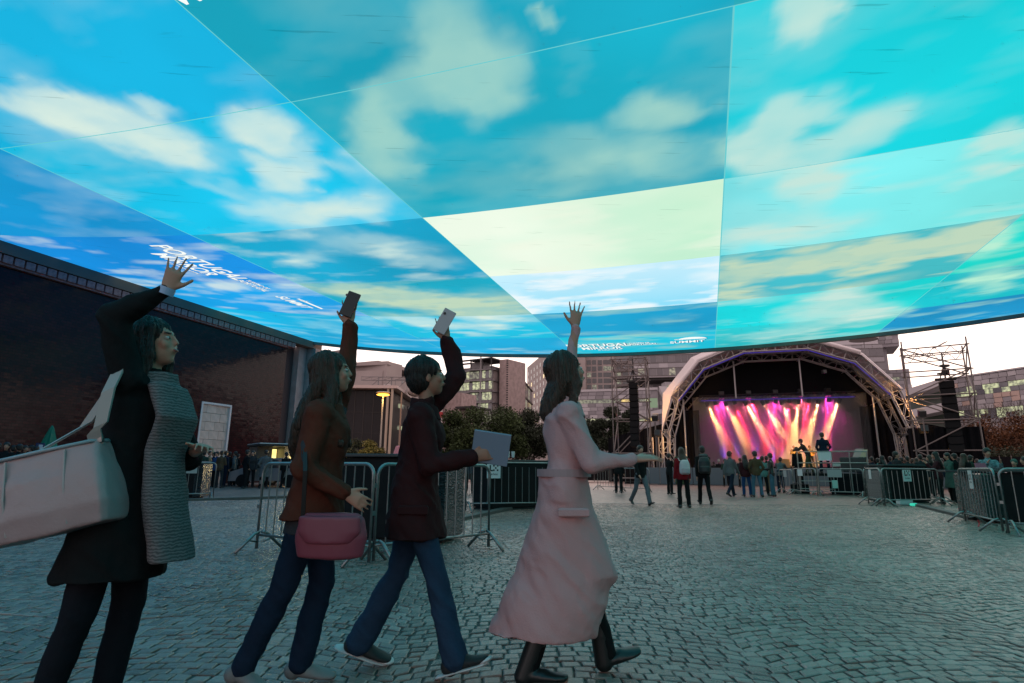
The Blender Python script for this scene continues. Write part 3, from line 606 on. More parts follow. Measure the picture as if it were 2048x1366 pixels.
# left wing of the headquarters
fw = Fr(AT(1132, 900, 176), AT(1320, 900, 168)); rt = building('panel_wing', 'low panelled wing with a glowing window strip, behind the left scaffold', fw)
zt = zpx(1235, 778, 172); m = MB(); fw.box(m, 0, fw.L, 3, zt, .1, 12); m.build('wall', m_panel[3], rt)
m = MB(); fw.box(m, -.2, fw.L + .1, zt - .7, zt, -.3, 12); m.build('parapet', m_panel[1], rt)
cs = []; ws = []
for r in range(13):
    z = zt - .8 - (r + 1) * 1.15; a = random.uniform(0, .8)
    while a < fw.L - 2:
        w = 2.3; ((ws if r in (2, 7) else cs)).append((a + .05, a + w - .05, z + .05, z + 1.1)); a += w
pieces(fw, rt, 'facade_panel', cs, m_panel, d=-.1, th=.18); pieces(fw, rt, 'window', ws, [g_lit, g_lit2, g_lit2, g_warm], d=0)
beam(rt, 'sloping_fin', AT(1318, 783, 165), AT(1343, 838, 160), 1.6, 3, m_panel[0]); beam(rt, 'ramp_beam', AT(1300, 832, 160), AT(1345, 822, 160), 1.2, 3, m_panel[1])
fo = Fr(AT(1302, 900, 163), AT(1322, 900, 162)); pieces(fo, rt, 'window', [(.3, fo.L - .3, zpx(1310, 816, 163), zpx(1310, 797, 163))], [mat('green_glass', (.05, .09, .06), .2, emit=(.3, .42, .25), estr=.45)], d=-.3)
fo = Fr(AT(1338, 900, 172), AT(1350, 900, 172)); pieces(fo, rt, 'window', [(.2, fo.L - .2, zpx(1344, 784, 172), zpx(1344, 772, 172)), (.2, fo.L - .2, zpx(1344, 808, 172), zpx(1344, 796, 172))], [MATS['green_glass']], d=-.3); m = MB(); fo.box(m, -.3, fo.L + .3, 10, zpx(1344, 764, 172), 0, 4); m.build('stair_wall', m_panel[0], rt)

# --- dark pavilion with overhanging roof, lamp and masts in front
fk = Fr(AT(628, 900, 70), AT(779, 900, 70)); fl = Fr(fk.P(fk.L, 0), AT(862, 900, 86)); rt = building('dark_pavilion', 'black glazed pavilion with a thin pale overhanging roof, behind the amber street lamp', fk)
zr = zpx(780, 771, 69); m = MB(); fk.box(m, 0, fk.L, 0, zr - .5, 0, 16); m.build('wall', mat('black_glass_wall', (.018, .018, .021), .4, spec=.15, var=.3, scale=.3), rt)
m = MB(); fk.box(m, -.5, fk.L + .8, zr - .35, zr, -1.2, 16.5); m.build('roof', mat('roof_edge', (.42, .34, .33), .6), rt)
m = MB()
for k in range(9): fk.box(m, fk.L * k / 8 - .04, fk.L * k / 8 + .04, 0, zr - .36, -.06, .02)
for z in (2.5, 5, 7.5): fk.box(m, 0, fk.L, z, z + .05, -.05, .02)
m.build('wall_joint', m_dsteel, rt)
m = MB(); 
for a in (-.35, .15): m.tube(fk.P(fk.L + a, 0, -.9), fk.P(fk.L + a, zr - .36, -.9), .16, 8)
m.build('column', mat('painted_column', (.33, .27, .22), .6), rt)
wl = [(a, a + .8, z, z + .5) for a in (2, 3, 4, 5.2) for z in (8.3, 5.6)]; pieces(fl, rt, 'window', wl, [g_lit, g_lit2, g_dark], d=-.1)
m = MB(); z0 = zr + .1
def rail(a0, a1, z0, z1, d): 
    k = int((a1 - a0) / 1.3)
    for z in (z0, z1): m.tube(fk.P(a0, z, d), fk.P(a1, z, d), .06)
    for i in range(k): a = a0 + (a1 - a0) * i / k; m.tube(fk.P(a, z0, d), fk.P(a + (a1 - a0) / k, z1, d), .035); m.tube(fk.P(a, z0, d), fk.P(a, z1, d), .035)
a1_ = apx(fk, 763); rail(apx(fk, 700), a1_ + 3, z0 + 1.1, z0 + 1.55, 3); rail(a1_, fk.L + 3.8, z0 + .15, z0 + 1.7, 6)
for px in (737, 765): a = apx(fk, px); m.tube(fk.P(a, zr, 3), fk.P(a, z0 + 1.5, 3), .09); m.tube(fk.P(a - 1.4, zr, 3), fk.P(a, z0 + 1.2, 3), .05)
m.build('roof_truss', m_steel, rt)
for px, r in ((752, .85), (812, .8)): m = MB(); m.ell(fk.P(apx(fk, px), zr + .1, 4.5), r * 1.3, r, r); m.build('roof_dome', m_pinkw, rt, smooth=True)
# --- pink building with deep roof overhang
fm = Fr(AT(655, 900, 118), AT(764, 900, 112)); fn = Fr(fm.P(fm.L, 0), AT(858, 900, 134)); rt = building('pink_building', 'pale pink flat roofed building with a deep eave over a strip of small windows', fm)
zt = zpx(764, 722, 112); m = MB(); fm.box(m, 0, fm.L, 0, zt - 1.2, 0, 5); fn.box(m, 0, fn.L, 0, zt - 1.8, .8, 8); m.build('wall', m_pinkw, rt)
m = MB(); fm.box(m, 0, fm.L, zt - 1.2, zt, 0, 5); fn.box(m, .002, fn.L, zt - .7, zt - .01, -.3, 8); fm.box(m, fm.L - 9, fm.L - 3, zt, zt + .5, 1, 4); m.build('roof', m_pinkw, rt)
pieces(fn, rt, 'window', [(a, a + 1.1, zt - 3.2, zt - 1.9) for a in np.arange(2, fn.L - 2, 3)], [g_lit, g_blue, m_pinkw, g_lit2], d=.7); pieces(fm, rt, 'window', [(apx(fm, 707), apx(fm, 717), zt - 7.4, zt - 6.2)], [g_dark])
m = MB(); fm.box(m, 0, fm.L - 6, zt - 9.5, zt - 8.7, -3, 0); m.build('terrace', m_slabedge, rt)
# --- small glass tower peeping at the wall's end
fo = Fr(AT(636, 900, 205), AT(667, 900, 200)); rt = building('small_glass_tower', 'small grey office tower with lit glass floors, at the end of the tiled wall', fo)
zt = zpx(650, 704, 202); m = MB(); fo.box(m, 0, fo.L, 0, zt, .2, 6); fo.box(m, 0, fo.L, zt, zt + .8, 1, 5); m.build('wall', m_steel, rt)
m = MB()
for i in range(8): fo.box(m, -.2, fo.L + .3, zt - .4 - i * 2.9, zt - i * 2.9, -.3, 6.3)
m.build('floor_slab', m_pinkd, rt); pieces(fo, rt, 'window', [(fo.L * k / 3 + .1, fo.L * (k + 1) / 3 - .1, zt - 2.8 - i * 2.9, zt - .5 - i * 2.9) for i in range(5) for k in range(3)], [g_blue, g_lit2, g_blue])
# --- white block with a red and white chimney
fo = Fr(AT(872, 900, 125), AT(919, 900, 122)); rt = building('white_block', 'low white block with a red and white banded chimney and lean-to roof', fo)
zt = zpx(900, 786, 123); m = MB(); fo.box(m, 0, fo.L, 0, zt, 0, 6); m.build('wall', mat('peeling_white', (.36, .27, .26), .85, var=.35, scale=1.5), rt)
m = MB(); fo.box(m, fo.L, fo.L + 4.5, zt - 3.6, zt - 3.2, -2, 5); m.build('roof', m_dsteel, rt)
red, whi = mat('red_paint', (.35, .03, .035), .6), mat('white_paint', (.55, .47, .46), .6)
for i in range(6):
    m = MB(); p = fo.P(1.5, zt - 1.6 - i * 1.25, -1.2); m.tube(p, p - Vector((0, 0, 1.25)), .7, 10); m.build('chimney_band', (red, whi)[i % 2], rt)
# far city mass closing the horizon
m = MB()
for i in range(60):
    a = R_(-62 + i * 2.1); r = random.uniform(330, 420); h = random.uniform(8, 15); m.box((r * sin(a), r * cos(a), h / 2), (16, 12, h), Matrix.Rotation(-a, 3, 'Z'))
o = m.build('far_city', m_pinkd); o['kind'] = 'structure'

# ================================================================== STREET LAMPS AND MASTS
def lamp_post(px, pyt, Y, lit, label):
    b0 = AT(px, 900, Y); z = zpx(px, pyt, Y); rt = thing('street_lamp', label, 'street lamp', (b0.x, b0.y, 0))
    MB().tube((0, 0, 0), (0, 0, z), .10, 8, .06).build('pole', m_steel if not lit else mat('lamp_pole', (.3, .27, .24), .6), rt, world=False)
    if lit:
        MB().ell((0, 0, z + .12), 0.72, 0.72, .14, None, 16, 4).build('lamp_head', m_steel, rt, world=False)
        MB().ell((0, 0, z - .08), .64, .64, .10, None, 16, 4).build('diffuser', emis('sodium_glow', (1.0, .42, .05), 5.0), rt, world=False)
        l = bpy.data.lights.new('lamp_light', 'POINT'); l.energy = 900; l.color = (1, .55, .15); l.shadow_soft_size = .6; lo = bpy.data.objects.new('lamp_light', l); COL.objects.link(lo); lo.parent = rt; lo.location = (0, -.0, z - .45)
    else:
        MB().loft([((0, 0, z), (.2, 0, 0), (0, .2, 0)), ((0, 0, z + .25), (2.3, 0, 0), (0, 2.3, 0)), ((0, 0, z + .85), (2.4, 0, 0), (0, 2.4, 0)), ((0, 0, z + 1.1), (1.8, 0, 0), (0, 1.8, 0))], 20).build('lamp_head', mat('lamp_disc', (.36, .31, .32), .5), rt, world=False)
    return rt
lamp_post(760, 788, 56, True, 'lit amber street lamp on a thin pole in front of the black pavilion')
lamp_post(1755, 683, 100, False, 'tall mast with a wide round unlit disc head above the stage roof')
for px, Y, lb in ((958, 78, 'tall thin steel mast in front of the green trees and the glass office'), (798, 60, 'slim dark pole standing against the black pavilion')):
    b0 = AT(px, 900, Y); o = MB().tube((0, 0, 0), (0, 0, 22 if px > 900 else zpx(px, 785, Y)), .12, 8, .08).build('mast', m_steel if px > 900 else mat('brown_pole', (.12, .09, .085), .6)); o.location = (b0.x, b0.y, 0); tag(o, lb, 'mast')

# ================================================================== TREES
def leafmat(name, c, c2):
    return mat(name, c, .65, col2=c2, scale=.5, island=.45, spec=.2)
def foliage(cl, n, size, seed):
    rg = np.random.default_rng(seed); vs = []; cl = np.array(cl); w = cl[:, 3] * cl[:, 4] * cl[:, 5]; pick = rg.choice(len(cl), n, p=w / w.sum())
    d = rg.normal(size=(n, 3)); d /= np.linalg.norm(d, axis=1)[:, None]; r = rg.random(n)[:, None] ** .45
    r = r * (1 + .18 * np.sin(d[:, :1] * 9 + pick[:, None]) * np.cos(d[:, 1:2] * 8))
    P = cl[pick, :3] + d * r * cl[pick, 3:6]
    a = rg.normal(size=(n, 3)); a /= np.linalg.norm(a, axis=1)[:, None]; b_ = np.cross(a, rg.normal(size=(n, 3))); b_ /= np.linalg.norm(b_, axis=1)[:, None]
    s = size * (.6 + .8 * rg.random(n))[:, None]
    V = np.stack([P - a * s, P - b_ * s * .55, P + a * s, P + b_ * s * .55], 1).reshape(-1, 3)
    return V, np.arange(n * 4).reshape(-1, 4)
def tree(name, label, px, Y, h, rad, trunk_h, m_leaf, n=5000, size=.22, seed=1, group=None, cat='tree', nb=9, flat=.7, tp=None):
    b0 = AT(px, 900, Y) if tp is None else tp; rt = thing(name, label, cat, (b0.x, b0.y, 0), group); rg = random.Random(seed); cl = []; tb = MB()
    top = Vector((rg.uniform(-.2, .2), 0, trunk_h)); tb.tube((0, 0, 0), top, .045 * h * .5, 8, .03 * h * .5)
    for i in range(nb):
        a = 2 * pi * i / nb + rg.uniform(-.4, .4); rr = rad * rg.uniform(.25, .72); z = trunk_h + (h - trunk_h) * rg.uniform(.2, .75); c = Vector((cos(a) * rr, sin(a) * rr, z)); k = rg.uniform(.30, .48) * rad
        cl.append((*c, k, k, k * flat)); mid = (top + c) / 2 + Vector((0, 0, -.2)); tb.tube(top, mid, .02 * h * .5, 6, .012 * h * .5); tb.tube(mid, c, .012 * h * .5, 5, .004 * h * .5)
    cl.append((0, 0, h - rad * .35 * flat, rad * .45, rad * .45, rad * .35))
    tb.mesh('trunk', m_leaf); link('trunk', tb.mesh('trunk', mat('bark', (.05, .04, .035), .9)), rt)
    V, f = foliage(cl, n, size, seed); me = bpy.data.meshes.new('crown'); me.from_pydata(V.tolist(), [], f.tolist()); me.materials.append(m_leaf); link('crown', me, rt); return rt
l_green = leafmat('green_leaves', (.042, .066, .022), (.018, .03, .012)); l_dark = leafmat('dark_leaves', (.026, .036, .02), (.012, .018, .011)); l_aut = leafmat('autumn_leaves', (.13, .052, .02), (.05, .022, .012)); l_lime = leafmat('yellow_green_leaves', (.12, .11, .025), (.05, .05, .02))
lab = ['rounded green tree nearest the black pavilion, right of the lit lamp', 'broad green tree below the glass office beside the steel mast', 'dense green tree below the stone tower', 'green tree below the receding apartment wing']
for i, (px, Y, pyt, rad) in enumerate(((905, 80, 824, 3.6), (950, 76, 819, 4.2), (1005, 82, 817, 4.6), (1058, 86, 823, 4.4))):
    tree('leafy_tree', lab[i], px, Y, zpx(px, pyt, Y), rad, 1.2, (l_green, l_green, l_green, l_dark)[i], 15000, .16, 10 + i, 'green trees behind the plaza', nb=13)
lab = ['small dark tree beside the left scaffold base', 'dark tree behind the left scaffold tower', 'dark tree right of the pink coat, below the panelled wing', 'low dark tree behind the left scaffold, nearest the stage']
for i, (px, Y, pyt, rad) in enumerate(((1120, 92, 832, 4.4), (1180, 90, 842, 4.2), (1226, 80, 816, 2.6), (1262, 84, 824, 2.6))):
    tree('dark_tree', lab[i], px, Y, zpx(px, pyt, Y), rad, 2.6, l_dark, 9000, .16, 30 + i, 'dark trees behind the left scaffold')
tree('lit_bush', 'yellow green bush lit by the amber street lamp', 738, 55, 3.4, 1.5, .6, l_lime, 4000, .10, 51, None, 'bush'); 
tree('lit_bush', 'darker bush left of the one lit by the amber lamp', 712, 57, 3.6, 1.6, .6, l_dark, 4000, .10, 52, None, 'bush')
lab = ['bare autumn tree with russet leaves right of the scaffold tower', 'russet autumn tree at the right edge of the plaza', 'low russet tree beyond the patterned blouse woman', 'sparse russet tree behind the black fence at far right', 'russet tree just outside the right scaffold base']
for i, (px, Y, pyt, rad) in enumerate(((1975, 62, 826, 2.7), (2040, 60, 822, 3.0), (2000, 66, 842, 3.2), (2090, 66, 826, 3.2), (1940, 70, 850, 2.6))):
    tree('autumn_tree', lab[i], px, Y, zpx(px, pyt, Y), rad, 1.4, l_aut, 5200, .11, 70 + i, 'autumn trees at the right', nb=16, flat=.9)
# sparse tall twigs rising above the autumn crowns
def twigs(rt, seed, h):
    rg = random.Random(seed); mb = MB()
    def br(p, d, l, r, k):
        q = p + d * l; mb.tube(p, q, r, 4, r * .6)
        if k: 
            for _ in range(3): br(q, (d + Vector((rg.uniform(-.7, .7), rg.uniform(-.7, .7), rg.uniform(-.1, .5)))).normalized(), l * .7, r * .6, k - 1)
    br(Vector((0, 0, h * .3)), Vector((0, 0, 1)), h * .28, .09, 4); mb.build('branches', MATS['bark'], rt, world=False)
for o in [q for q in bpy.data.objects if q.name.startswith('autumn_tree')][:4]: twigs(o, hash(o.name) % 97 if False else len(o.name) * 7, zpx(2000, 812, 62))
hd = MB(); rg = np.random.default_rng(4); cl = []
for px in np.linspace(845, 1300, 46): p = AT(px, 900, 68); cl.append((p.x, p.y, .9, 1.2, 1.0, 1.1))
for px in np.linspace(1930, 2120, 20): p = AT(px, 900, 56); cl.append((p.x, p.y, 1.6, 1.4, 1.2, 1.9))
V, f = foliage(cl, 26000, .10, 5); me = bpy.data.meshes.new('hedge'); me.from_pydata(V.tolist(), [], f.tolist()); me.materials.append(l_dark); o = link('hedge', me); o['kind'] = 'stuff'

# ================================================================== STAGE
SL = AT(1330, 900, 47); SL = Vector((SL.x, SL.y, 0)); SW = 17.5; SM = SL + V2 * (SW / 2)      # centre of the front arch
m_alu = mat('truss_aluminium', (.42, .40, .40), .42, metal=.6); m_cloth = mat('black_molton', (.009, .009, .011), .95, spec=.05, bump=.3, bscale=3)
m_pvc = mat('white_pvc', (.62, .56, .57), .5, var=.08, scale=.4)
SM_ = Matrix((V2, U2, Vector((0, 0, 1)))).transposed()       # local x across, y into the stage
stage = thing('concert_stage', 'arched concert stage with white roof skin, lattice arches and coloured light beams', 'stage', SM); stage.rotation_euler = SM_.to_euler()
def sput(name, mb, m, par=None, smooth=False): return link(name, mb.mesh(name, m, None, smooth), par or stage)
PR = [(-8.75, 0), (-8.6, 4.0), (-7.75, 6.75), (-5.6, 9.3), (-2.35, 10.55), (2.35, 10.55), (5.6, 9.3), (7.75, 6.75), (8.6, 4.0), (8.75, 0)]
def truss(p0, p1, w=.45, r=.035, n=None, name='truss', m=None, par=None, thick=.45):
    p0 = Vector(p0); p1 = Vector(p1); d = p1 - p0; L = d.length; d.normalize(); a = Vector((0, 1, 0)); 
    if abs(d.dot(a)) > .9: a = Vector((0, 0, 1))
    s = d.cross(a).normalized() * w / 2; t = a * thick / 2; mb = MB(); n = n or max(2, int(L / .75))
    for q in (s + t, s - t, -s + t, -s - t): mb.tube(p0 + q, p1 + q, r, 6)
    for (A, B) in ((s + t, -s + t), (s - t, -s - t), (s + t, s - t), (-s + t, -s - t)):
        for i in range(n):
            u0, u1 = p0 + d * (L * i / n), p0 + d * (L * (i + 1) / n)
            mb.tube(u0 + (A if i % 2 else B), u1 + (B if i % 2 else A), r * .5, 4, cap=False)
            mb.tube(u0 + A, u0 + B, r * .5, 4, cap=False)
    return link(name, mb.mesh(name, m or m_alu), par or stage)
for yd, k in ((0, 1.0), (2.6, .97), (6.2, .95), (9.4, .94)):
    pts = [(x * k, yd, z * (k if z > 0 else 1)) for x, z in PR]
    for a, b_ in zip(pts[:-1], pts[1:]): truss(a, b_, .62, .045, name='arch_truss')
for (x, z) in PR[1:-1]: truss((x, .2, z), (x * .95, 9.4, z * .95), .34, .03, n=10, name='purlin_truss')
# roof skin: white outside, black lining inside
def skin(idx, off, m, name, y0=-.25, y1=9.6, k=.94):
    mb = MB(); th = .06
    for i in idx:
        (xa, za), (xb, zb_) = PR[i], PR[i + 1]; c = Vector((0, 0, 2.5)); q = []
        for (x, z, y, kk) in ((xa, za, y0, 1), (xb, zb_, y0, 1), (xb, zb_, y1, k), (xa, za, y1, k)):
            v = Vector((x * kk, y, z * kk)); d = Vector((x, 0, z - 3.5)).normalized(); q.append(v + d * off); 
        n_ = (q[1] - q[0]).cross(q[2] - q[1]).normalized() * th
        mb.add(q + [p + n_ for p in q], [(0, 1, 2, 3), (7, 6, 5, 4), (0, 4, 5, 1), (1, 5, 6, 2), (2, 6, 7, 3), (3, 7, 4, 0)])
    return sput(name, mb, m)
skin(range(2, 7), .40, m_pvc, 'roof_skin'); skin(range(0, 9), .12 - .62 + .2, m_cloth, 'inner_lining', 2.7, 9.5)
mb = MB()       # scalloped hem rolled over the front of the skin
for i in range(2, 6): (xa, za), (xb, zb_) = PR[i], PR[i + 1]; mb.tube(Vector((xa, -.3, za + .15)) * 1.03, Vector((xb, -.3, zb_ + .15)) * 1.03, .16, 8)
sput('rolled_hem', mb, m_pvc)
for i in range(1, 7):    # pale fascia of the skin folded over the first arch
    (xa, za), (xb, zb_) = PR[i], PR[i + 1]; ia, ib = (.30, .30); oa, ob = (1.05 if i < 5 else .62, 1.05 if i + 1 < 5 else .62); q = []
    if i == 1: oa = .35
    for (x, z, f_, y) in ((xa, za, ia, -.42), (xb, zb_, ib, -.42), (xb, zb_, ob, .15), (xa, za, oa, .15)): d = Vector((x, 0, z - 3.5)).normalized(); v = Vector((x, y, z)) + d * f_; q.append(v)
    sput('fascia', MB().add(q + [p + Vector((0, .05, 0)) for p in q], [(0, 1, 2, 3), (7, 6, 5, 4), (0, 4, 5, 1), (1, 5, 6, 2), (2, 6, 7, 3), (3, 7, 4, 0)]), m_pvc)
skin(range(7, 9), .38, m_cloth, 'side_skin', .3, 9.6); skin(range(0, 2), .38, m_cloth, 'side_skin', 3, 9.6)
# deck, front skirt, backdrop
DZ = 1.25
sput('deck', MB().box((0, 4.9, DZ / 2), (16.4, 9.6, DZ)), m_black)
mb = MB(); xs = np.linspace(-8.1, 8.1, 130); v = [(x, 9.05 + .05 * sin(x * 9) + .02 * sin(x * 23), z) for z in (DZ, 10.2) for x in xs]; k = len(xs)
v = [(x, y, min(z, 4 + 6.2 * (1 - (abs(x) / 8.6) ** 2.2)) if z > 2 else z) for x, y, z in v]
mb.add(v, [(i, i + 1, k + i + 1, k + i) for i in range(k - 1)]); sput('backdrop_curtain', mb, mat('backdrop_grey', (.055, .045, .05), .95, spec=.05))
for sx in (-1, 1):
    for j, (x, y) in enumerate(((6.0, 3.0), (6.5, 5.4), (5.8, 7.6))):
        mb = MB(); ys = np.linspace(x, 8.1, 26); vv = [(sx * q, y + .10 * sin(q * 14), z) for z in (DZ, 5.6 if q is None else 6.0 - .0) for q in ys]; mb.add(vv, [(i, i + 1, 26 + i + 1, 26 + i) for i in range(25)]); sput('side_curtain', mb, m_cloth)
sput('upper_curtain', MB().add([(-6.9, 4.2, 7.25), (6.9, 4.2, 7.25), (5.0, 4.2, 9.3), (2.2, 4.2, 10.0), (-2.2, 4.2, 10.0), (-5.0, 4.2, 9.3)], [(0, 1, 2, 3, 4, 5)]), m_cloth)
for x in (-3.0, 2.0, 6.9, -7.2): sput('drop_pole', MB().tube((x, 2.6, 6.9 if abs(x) < 5 else 0), (x, 2.6, 10 if abs(x) < 5 else 6.9), .07), m_alu)
# lighting truss with its lamps
TY, TZ = 3.4, 7.05
truss((-5.9, TY, TZ), (5.9, TY, TZ), .4, .035, name='lighting_truss', m=mat('black_truss', (.03, .03, .035), .5, metal=.3))
m_led = emis('violet_led', (.22, .10, 1.0), 2.2)
mb = MB()
for i in (2, 3, 4, 5, 6): (xa, za), (xb, zb_) = PR[i], PR[i + 1]; mb.tube((xa * .965, 0.1, za * .965), (xb * .965, 0.1, zb_ * .965), .03, 5)
sput('violet_light_strip', mb, emis('violet_strip', (.12, .07, .9), .38)); sput('violet_light_strip', MB().tube((-5.8, TY - .28, TZ - .25), (5.8, TY - .28, TZ - .25), .03, 5), MATS['violet_strip'])
def stage_x(px, Yl):                 # x across the stage of an image column at stage depth Yl
    d = ray(px, 900); o2 = SM + U2 * Yl; det = V2.x * -d.y + V2.y * d.x; return (-o2.x * -d.y + -o2.y * d.x) / det
red_c, amb_c = (1.0, .01, .07), (1.0, .50, .16)
lamps = [(1437, 0, .9), (1476, 0, 1.2), (1513, 0, .9), (1543, 0, .6), (1560, 0, -.8), (1588, 0, -.4), (1628, 0, -.5), (1669, 0, -.1),
         (1420, 1, 1.4), (1458, 1, 1.5), (1498, 1, 1.9), (1534, 1, 2.0), (1572, 1, 1.3), (1607, 1, -.5), (1647, 1, -.9), (1689, 1, -1.2)]
m_head = mat('lamp_housing', (.02, .02, .022), .4)
g_red = emis('red_lens', (1.0, .10, .16), 14); g_amb = emis('amber_lens', (1.0, .80, .45), 10)
for px, kind, tx_ in lamps:
    x = stage_x(px, TY); z = TZ - .42 - .12 * kind
    r = thing('moving_head_lamp', 'stage lamp', 'stage lamp', (0, 0, 0)); r.parent = None
    wp = SM + SM_ @ Vector((x, TY, z)); r.location = wp; tgt = SM + SM_ @ Vector((x + tx_ * 1.6, TY + 3.4, DZ)); dv = (tgt - wp).normalized()
    side = 'red' if kind == 0 else 'amber'; q = sum(1 for l in lamps if l[1] == kind and l[0] < px) + 1
    word = ['leftmost', 'second from left', 'third from left', 'fourth from left', 'fifth from left', 'sixth from left', 'seventh from left', 'rightmost'][q - 1]
    r['label'] = f'{side} stage lamp hanging from the lighting truss, {word} of the {side} beams'; r['group'] = f'{side} stage lamps'
    Q = dv.to_track_quat('Z', 'Y').to_matrix()
    MB().loft([(dv * a, Q @ Vector((rr, 0, 0)), Q @ Vector((0, rr, 0))) for a, rr in ((-.28, .10), (-.2, .15), (.05, .16), (.12, .19))], 12).build('housing', m_head, r, world=False)
    MB().loft([(dv * .125, Q @ Vector((.15, 0, 0)), Q @ Vector((0, .15, 0))), (dv * .135, Q @ Vector((.14, 0, 0)), Q @ Vector((0, .14, 0)))], 12).build('lens', g_red if kind == 0 else g_amb, r, world=False)
    MB().tube((0, 0, .1), (0, 0, .5), .03).tube((-.2, 0, .1), (.2, 0, .1), .025).build('yoke', m_head, r, world=False)
    l = bpy.data.lights.new('beam_light', 'SPOT'); l.energy = 27000 if kind else 38000; l.color = amb_c if kind else red_c; l.spot_size = R_(18 if kind else 15); l.spot_blend = .7; l.shadow_soft_size = .06
    lo = bpy.data.objects.new('beam_light', l); COL.objects.link(lo); lo.parent = r; lo.location = dv * .2; lo.rotation_euler = dv.to_track_quat('-Z', 'Y').to_euler()
for i, px in enumerate((1447, 1477, 1512, 1545, 1566, 1655)):
    x = stage_x(px, 7.6); wp = SM + SM_ @ Vector((x, 7.6, DZ + .15))
    r = thing('floor_uplight', f'violet uplight on the stage floor, number {i}', 'stage lamp', wp, 'violet uplights along the backdrop')
    r['label'] = 'violet uplight on the stage floor, ' + ['leftmost of the six', 'second from the left of six', 'third from the left of six', 'fourth from the left of six', 'fifth from the left of six', 'rightmost of the six behind the guitarist'][i]
    MB().box((0, 0, 0), (.3, .3, .25), None, .03).build('housing', m_head, r, world=False); MB().tube((0, 0, .126), (0, 0, .14), .12, 10).build('lens', m_led, r, world=False)
    l = bpy.data.lights.new('uplight', 'SPOT'); l.energy = 3000; l.color = (.16, .08, 1); l.spot_size = R_(38); l.spot_blend = .8; l.shadow_soft_size = .08; lo = bpy.data.objects.new('uplight', l); COL.objects.link(lo); lo.parent = r; lo.location = (0, 0, .2)
    dv = Vector((U2.x * .22, U2.y * .22, 1)).normalized(); lo.rotation_euler = dv.to_track_quat('-Z', 'Y').to_euler()
for i, (px, w) in enumerate(((1450, 'leftmost'), (1505, 'second'), (1560, 'third'), (1612, 'fourth'), (1668, 'rightmost'))):
    x = stage_x(px, TY + .5); wp = SM + SM_ @ Vector((x, TY + .5, TZ + .45)); r = thing('wash_lamp', f'magenta wash lamp on top of the lighting truss, {w} of five', 'stage lamp', wp, 'magenta wash lamps')
    MB().box((0, 0, 0), (.42, .3, .3), None, .03).build('housing', m_head, r, world=False); MB().box((0, 0, -.5), (.36, .24, .03)).build('lens', emis('magenta_lens', (1, .05, .5), 1), r, world=False)
    MB().tube((0, 0, 0), (0, 0, -.5), .03).build('yoke', m_head, r, world=False)
    l = bpy.data.lights.new('wash_light', 'SPOT'); l.energy = 1300; l.color = (1, .10, .22) if i % 2 else (1, .05, .50); l.spot_size = R_(100); l.spot_blend = .9; l.shadow_soft_size = .15; lo = bpy.data.objects.new('wash_light', l); COL.objects.link(lo); lo.parent = r; lo.location = (0, 0, -.55)
    dv = (U2 * .75 + Vector((0, 0, -1))).normalized(); lo.rotation_euler = dv.to_track_quat('-Z', 'Y').to_euler()
# stage smoke that makes the beams visible
hz_ = MB().box((0, 5.6, DZ + 2.95), (13.0, 6.2, 5.7)).mesh('stage_smoke', None if False else mat('x_', (1, 1, 1)))
hz_.materials.clear(); mv = bpy.data.materials.new('stage_smoke'); mv.use_nodes = True; n = mv.node_tree; n.nodes.clear(); o_ = n.nodes.new('ShaderNodeOutputMaterial'); vs_ = n.nodes.new('ShaderNodeVolumePrincipled')
vs_.inputs['Color'].default_value = (.95, .95, .95, 1); vs_.inputs['Density'].default_value = .34; vs_.inputs['Anisotropy'].default_value = .1; n.links.new(vs_.outputs[0], o_.inputs['Volume']); hz_.materials.append(mv)
ho = link('stage_smoke', hz_); ho.location = SM; ho.rotation_euler = SM_.to_euler(); ho['kind'] = 'stuff'
# deck equipment
mb = MB(); xx = stage_x(1564, 2.2); mb.box((xx, 2.2, DZ + .35), (.9, .6, .7), None, .05); o = sput('amplifier', mb, mat('amber_box', (.35, .2, .08), .7)); 
# side wings with black drapes
for sx, nm in ((1, 'right'), (-1, 'left')):
    c = SM + SM_ @ Vector((sx * 11.3, 2.6, 0)); r = thing('stage_wing', f'black draped side wing on the {nm} of the stage', 'stage wing', c); r.rotation_euler = SM_.to_euler()
    h = 4.3; xs = np.linspace(-2.4, 2.4, 40); mb = MB()
    mb.add([(x, -.0 + .07 * sin(x * 13), z) for z in (0, 1) for x in xs], [(i, i + 1, 40 + i + 1, 40 + i) for i in range(39)]); mb.v = [(x, y, (h - sx * x * .25) * z) for x, y, z in mb.v]
    link('front_drape', mb.mesh('front_drape', m_cloth), r); link('roof_cloth', MB().add([(-2.4, 0, h + sx * .6), (2.4, 0, h - sx * .6), (2.4, 5, h - sx * .6), (-2.4, 5, h + sx * .6)], [(0, 1, 2, 3)]).mesh('roof_cloth', m_cloth), r)
    link('side_drape', MB().box((sx * 2.4, 2.5, 1.8), (.05, 5, 3.6)).mesh('side_drape', m_cloth), r)
